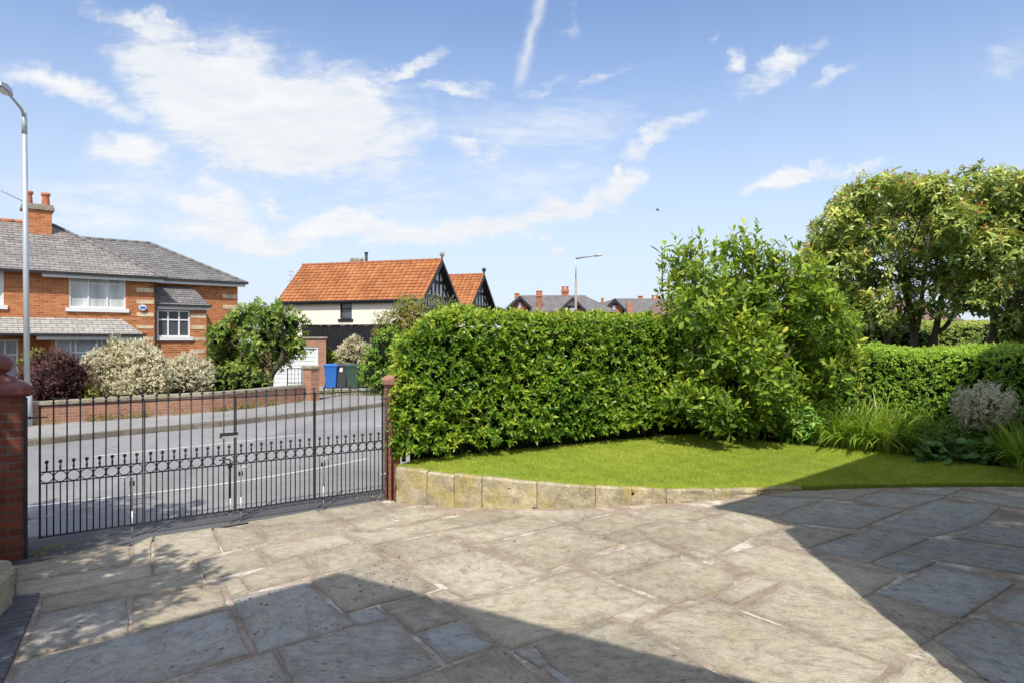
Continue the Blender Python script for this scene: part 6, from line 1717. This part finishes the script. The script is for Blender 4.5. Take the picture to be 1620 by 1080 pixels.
shrub('evergreen_shrub', 'green shrub right of the wheelie bins, half hidden by the clipped hedge', [C(x, y, 24.5, r, random.uniform(-.3, .4)) for x, y, r in ((600, 575, 26), (590, 595, 20), (615, 550, 28), (610, 600, 26), (640, 590, 30))], 24.5, 'privet', dict(k=6, length=.14, L=.09, W=.04, tj=.2), 48, 'innerleaf')
shrub('flowering_shrub', 'tall loose shrub with orange tinted leaves above the end of the clipped hedge', [C(x, y, 25.5, r, random.uniform(-.3, .4)) for x, y, r in ((628, 515, 22), (608, 535, 16), (640, 495, 20), (660, 510, 26), (605, 520, 12), (625, 540, 18), (650, 525, 22), (640, 556, 26), (668, 545, 28), (618, 552, 20), (680, 520, 20))], 25.5, 'orangey', dict(k=6, length=.16, L=.09, W=.035, tj=.25), 40, 'innerleaf', .45, twigs=6)
shrub('flowering_shrub', 'grey green airy shrub with arching sprays before the cream house', [C(x, y, 27, r, random.uniform(-.3, .4)) for x, y, r in ((655, 482, 14), (640, 488, 14), (675, 490, 18), (690, 480, 10), (665, 500, 20), (700, 492, 14), (610, 502, 9), (596, 506, 7), (625, 500, 10), (720, 485, 8), (712, 478, 6), (645, 474, 8))], 27, 'greyleaf', dict(k=6, length=.2, L=.085, W=.035, tj=.25), 26, 'innerleaf', .0, twigs=8)

# ------------------------------------------------------------------ border plants
def strap(tm, base, n, L, wd, spread, tint, mat=0, seg=6):
    a = RNG.uniform(0, 2 * np.pi, n); r0 = RNG.random(n) ** .5 * spread * .35; ln = L * RNG.uniform(.65, 1.15, n); lean = RNG.uniform(.35, 1.35, n)
    o = np.stack([np.cos(a), np.sin(a), 0 * a], 1); P0 = np.array(base) + o * r0[:, None]
    t = np.linspace(0, 1, seg + 1); G_ = []
    th = lean[:, None] * (.45 + 1.5 * t[None] ** 1.0)
    dl = ln[:, None] / seg
    hor = np.concatenate([np.zeros((n, 1)), np.cumsum(np.sin(th[:, :-1]) * dl, 1)], 1); ver = np.concatenate([np.zeros((n, 1)), np.cumsum(np.cos(th[:, :-1]) * dl, 1)], 1)
    mid = P0[:, None] + o[:, None] * hor[..., None] + np.array([0, 0, 1.0]) * ver[..., None]
    s = np.stack([-np.sin(a), np.cos(a), 0 * a], 1); wv = wd * (1 - t ** 2.2 * .97) * .5
    l = mid - s[:, None] * wv[None, :, None]; r = mid + s[:, None] * wv[None, :, None]
    m2 = mid - np.array([0, 0, 1.0]) * (wv * .35)[None, :, None]
    v = np.stack([l, m2, r], 2).reshape(-1, 3); K = (seg + 1) * 3
    tr = []
    for i in range(seg):
        for j in (0, 1):
            q = i * 3 + j; tr += [(q, q + 1, q + 4), (q, q + 4, q + 3)]
    tr = np.array(tr); T_ = (np.arange(n) * K)[:, None, None] + tr[None]
    c = np.ones((n, 4)); c[:, 0] = (tint + RNG.normal(0, .2, n)).clip(0, 1)
    tm.add(v, T_.reshape(-1, 3), mat, np.repeat(c, K, 0))
def bedz(x, y): return .25 if x < 5 else (.22 if x < 6.3 else .15)
root = empty('daylily', at(1385, 712, 11.1), 'broad clump of bright daylily leaves in the sunlit middle of the border', 'plant')
tm = TM()
for px, Y, n in ((1325, 11.45, 75), (1360, 11.25, 110), (1395, 11.2, 110), (1425, 11.15, 80), (1345, 11.8, 60), (1410, 11.7, 70)):
    p = at(px, 700, Y); strap(tm, (p.x, p.y, bedz(p.x, p.y)), int(n * 1.25), .98, .05, .7, .6)
tm.build('leaves', M['lily'], root)
root = empty('daylily', at(1615, 735, 10.0), 'dark shaded daylily clump at the right edge of the lawn', 'plant')
tm = TM()
for px, Y, n in ((1625, 10.0, 120), (1655, 10.2, 120), (1600, 10.35, 60)):
    p = at(px, 700, Y); strap(tm, (p.x, p.y, bedz(p.x, p.y) - .03), int(n * 1.5), .95, .042, .5, .5)
tm.build('leaves', M['lily'], root)
root = empty('peony', at(1285, 690, 11.5), 'leafy peony bush left of the daylilies', 'plant')
tm = TM(); mb = MB()
for i in range(60):
    p = at(random.uniform(1235, 1325), 700, random.uniform(11.35, 12.1)); h = random.uniform(.25, .62); t_ = Vector((p.x + random.uniform(-.12, .12), p.y + random.uniform(-.12, .05), .28 + h)); mb.tube([(p.x, p.y, .24), t_], .006, 4)
    for j in range(7):
        a = random.uniform(0, 6.28); q = t_ - Vector((0, 0, .06 * j)); d = Vector((math.cos(a), math.sin(a), random.uniform(0, .5)))
        tm.shoots(np.array([q[:]]), np.array([d[:]]), 5, .10, .13, .042, 0, np.array([random.uniform(.2, .75)]), spread=(1.0, .3), up=1.0)
mb.build('stems', M['treeleaf'], root); tm.build('leaves', M['peony'], root)
def round_leaves(tm, P, R, tint, mat=0):
    n = len(P); k = 10; N = np.stack([RNG.normal(0, .35, n), RNG.normal(-.35, .3, n), np.ones(n)], 1); N /= np.linalg.norm(N, axis=1, keepdims=True)
    A = np.cross(N, RNG.normal(size=(n, 3))); A /= np.linalg.norm(A, axis=1, keepdims=True); B = np.cross(N, A)
    ang = np.arange(k) * 2 * np.pi / k; rr = R[:, None] * (1 + .12 * (np.arange(k) % 2))[None]
    rim = P[:, None] + A[:, None] * (np.cos(ang) * rr)[..., None] + B[:, None] * (np.sin(ang) * rr)[..., None] + N[:, None] * (R * .22)[:, None, None] * (1 - .5 * (np.arange(k) % 2))[None, :, None]
    v = np.concatenate([P[:, None], rim], 1).reshape(-1, 3); f_ = np.array([(0, 1 + j, 1 + (j + 1) % k) for j in range(k)]); T_ = (np.arange(n) * (k + 1))[:, None, None] + f_[None]
    c = np.ones((n, 4)); c[:, 0] = tint; tm.add(v, T_.reshape(-1, 3), mat, np.repeat(c, k + 1, 0))
root = empty("lady's_mantle".replace("'", ''), at(1500, 720, 10.7), 'soft mounds of scalloped round leaves and limy flower froth right of the daylilies', 'plant')
tm = TM(); n = 420
P = np.array([[*at(random.uniform(1450, 1575), 700, random.uniform(10.35, 11.2))[:2], 0] for _ in range(n)]); P[:, 2] = .16 + RNG.random(n) ** 1.5 * .34
round_leaves(tm, P, RNG.uniform(.035, .075, n), (.35 + RNG.normal(0, .18, n)).clip(0, .8))
n = 900; P = np.array([[*at(random.uniform(1445, 1560), 700, random.uniform(10.5, 11.3))[:2], random.uniform(.25, .72)] for _ in range(n)])
tm.shoots(P, RNG.normal(0, .5, (n, 3)) + np.array([0, 0, 1.0]), 6, .06, .028, .014, 0, (.65 + RNG.normal(0, .2, n)).clip(0, 1))
n = 26; P = np.array([[*at(random.uniform(1495, 1560), 700, random.uniform(10.2, 10.5))[:2], random.uniform(.18, .30)] for _ in range(n)]); round_leaves(tm, P, RNG.uniform(.05, .085, n), (.4 + RNG.normal(0, .1, n)).clip(0, .8))
tm.build('leaves', M['mantle'], root)
cl = [C(x, y, 10.7, r, random.uniform(-.2, .25)) for x, y, r in ((1555, 645, 30), (1530, 638, 22), (1580, 640, 24), (1560, 625, 18), (1538, 660, 18), (1590, 660, 14), (1520, 645, 12), (1570, 668, 16))]
b = at(1562, 725, 10.6); b.z = .15
plant('variegated_shrub', 'silvery white variegated shrub on bare thin stems at the shaded end of the border', 'shrub', b, [([b, at(1556, 690, 10.65), at(1550, 660, 10.7)], [.02, .016, .012]), ([b + Vector((.06, .03, 0)), at(1575, 690, 10.7), at(1580, 655, 10.7)], [.018, .014, .01]), ([b + Vector((.03, .05, 0)), at(1560, 690, 10.7), at(1562, 640, 10.7)], [.018, .014, .01])],
      cl, 'silver', dict(k=7, length=.09, L=.032, W=.016, tj=.22), density=330, inner=.55, trunk_name='stem', crown_name='foliage', innermat='innerpale', core=.3, twigs=5, twig=.004)

# weeds along the far wall, moss tufts by the gate, fallen leaves
tm = TM(); Lw_ = resample(Wf, 400)
for i in range(0, 400):
    p = Lw_[i]
    if p.x < -16: continue
    dn = .5 + .5 * math.sin(i * .11) + .4 * math.sin(i * .37 + 1)
    m = int(max(0, dn) * 5)
    if m: 
        P = np.array([[p.x + random.uniform(.0, .18), p.y - random.uniform(0, .22), .12] for _ in range(m)]); tm.shoots(P, RNG.normal(0, .5, (m, 3)) + np.array([0, 0, 1.0]), 6, random.uniform(.05, .22), .06, .02, 0, RNG.random(m))
for _ in range(500):
    p = Vector((-5.9, 24, .12)) + Vector((random.uniform(-1.2, 1.6), random.uniform(-.4, 2.2), 0)); P = np.array([[p.x, p.y, .125]]); tm.shoots(P, RNG.normal(0, .5, (1, 3)) + np.array([0, 0, 1.0]), 5, .05, .05, .02, 0, RNG.random(1))
tag(tm.build('weeds', M['dryweed']), 'dry yellowish weeds along the foot of the garden wall across the road', 'weeds', kind='stuff')
tm = TM()
for cxp, cyp, w_, n in ((80, 868, .16, 90), (104, 862, .12, 50), (60, 878, .08, 40)):
    c = gnd(cxp, cyp); P = np.array([[c.x, c.y, .012]] * n) + RNG.normal(0, 1, (n, 3)) * np.array([w_ * .5, w_ * .22, 0]); blades(tm, P, RNG.uniform(.012, .04, n), RNG.uniform(.002, .004, n), 1.0, RNG.uniform(0, .5, n))
for xs in ('Q 640 200', 'Q 680 215', 'Q 690 292', 'Q 1150 240', 'Q 1220 268', 'Q 1290 295', 'Q 1190 160', 'Q 20 318', 'Q 60 318', 'Q 100 318', 'Q 460 115', 'Q 400 240', 'Q 330 258', 'Q 620 292', 'R 800 298', 'R 480 176', 'R 880 240', 'R 930 90', 'R 1000 78', 'R 960 92', 'R 1360 550', 'R 1310 575', 'S 660 600', 'S 50 580', 'P 1160 540', 'Q 860 60', 'Q 900 75'):
    z, x, y = xs.split(); ox, oy, k_ = T[z]; c = gnd(ox + float(x) / k_, oy + float(y) / k_); n = 16
    P = np.array([[c.x, c.y, .008]] * n) + RNG.normal(0, 1, (n, 3)) * np.array([.06, .035, 0]); blades(tm, P, RNG.uniform(.008, .024, n), RNG.uniform(.002, .004, n), 1.0, RNG.uniform(.3, 1, n))
tag(tm.build('moss', M['grass']), 'small tufts of moss and grass in the paving joints', 'moss', kind='stuff')
tm = TM(); n = 70
P = np.array([[*gnd(random.uniform(60, 1100), random.uniform(792, 900))[:2], .026] for _ in range(n)] + [[*gnd(595 + random.gauss(0, 14), 790 + random.gauss(0, 3))[:2], .03] for _ in range(40)] + [[*gnd(random.uniform(1190, 1560), random.uniform(772, 782))[:2], .03] for _ in range(18)] + [[*gnd(55 + random.gauss(0, 10), 876 + random.gauss(0, 3))[:2], .03] for _ in range(18)])
n = len(P); D = RNG.normal(0, 1, (n, 3)); D[:, 2] *= .15; N_ = RNG.normal(0, .25, (n, 3)) + np.array([0, 0, 1.0]); tm.leaves(P, D, N_, RNG.uniform(.02, .05, n), RNG.uniform(.012, .024, n), RNG.random(n), None, .2, .1)
tag(tm.build('fallen_leaves', M['deadleaf']), 'scattered dry fallen leaves on the flagstones', 'leaves', kind='stuff')

# tree left of the picture whose leafy shade falls by the gate
cl = [((-4.0, 2.55, 3.9), .55), ((-3.55, 3.0, 4.0), .42), ((-4.5, 2.9, 4.2), .6), ((-3.3, 2.6, 3.7), .38), ((-4.9, 3.9, 4.6), .7), ((-5.4, 4.2, 4.8), .8), ((-4.35, 4.2, 4.9), .45), ((-5.0, 3.2, 4.2), .6), ((-5.9, 4.0, 4.6), .8), ((-3.35, 1.75, 4.0), .55), ((-3.15, 2.5, 4.05), .45), ((-4.0, 1.7, 4.1), .6), ((-3.6, 2.2, 4.3), .5)]
b = Vector((-5.3, 3.2, 0))
plant('garden_tree', 'tree just left of the picture, leafy shade on the flagstones by the gate', 'tree', b, [([b, (-5.2, 3.2, 1.5), (-4.9, 3.3, 3.2)], [.12, .10, .06])], cl, 'treeleaf', dict(k=7, length=.14, L=.10, W=.045), density=38, inner=.2, twigs=3)

# bird high above the hedge
p = at(1040, 333, 45)
root = empty('bird', p, 'tiny dark bird flying high in the clear sky', 'bird')
mb = MB(); mb.tube([p + Vector((-.12, 0, 0)), p + Vector((-.06, 0, .02)), p + Vector((.03, 0, .02)), p + Vector((.1, 0, 0)), p + Vector((.15, 0, -.01))], [.008, .035, .04, .025, .006], 8); mb.build('body', M['black'], root)
for s in (-1, 1):
    mb = MB(); mb.face([p + Vector((.04, s * .02, .02)), p + Vector((-.05, s * .02, .02)), p + Vector((-.08, s * .16, .07)), p + Vector((-.02, s * .24, .05)), p + Vector((.05, s * .14, .07))]); mb.build('wing', M['black'], root)
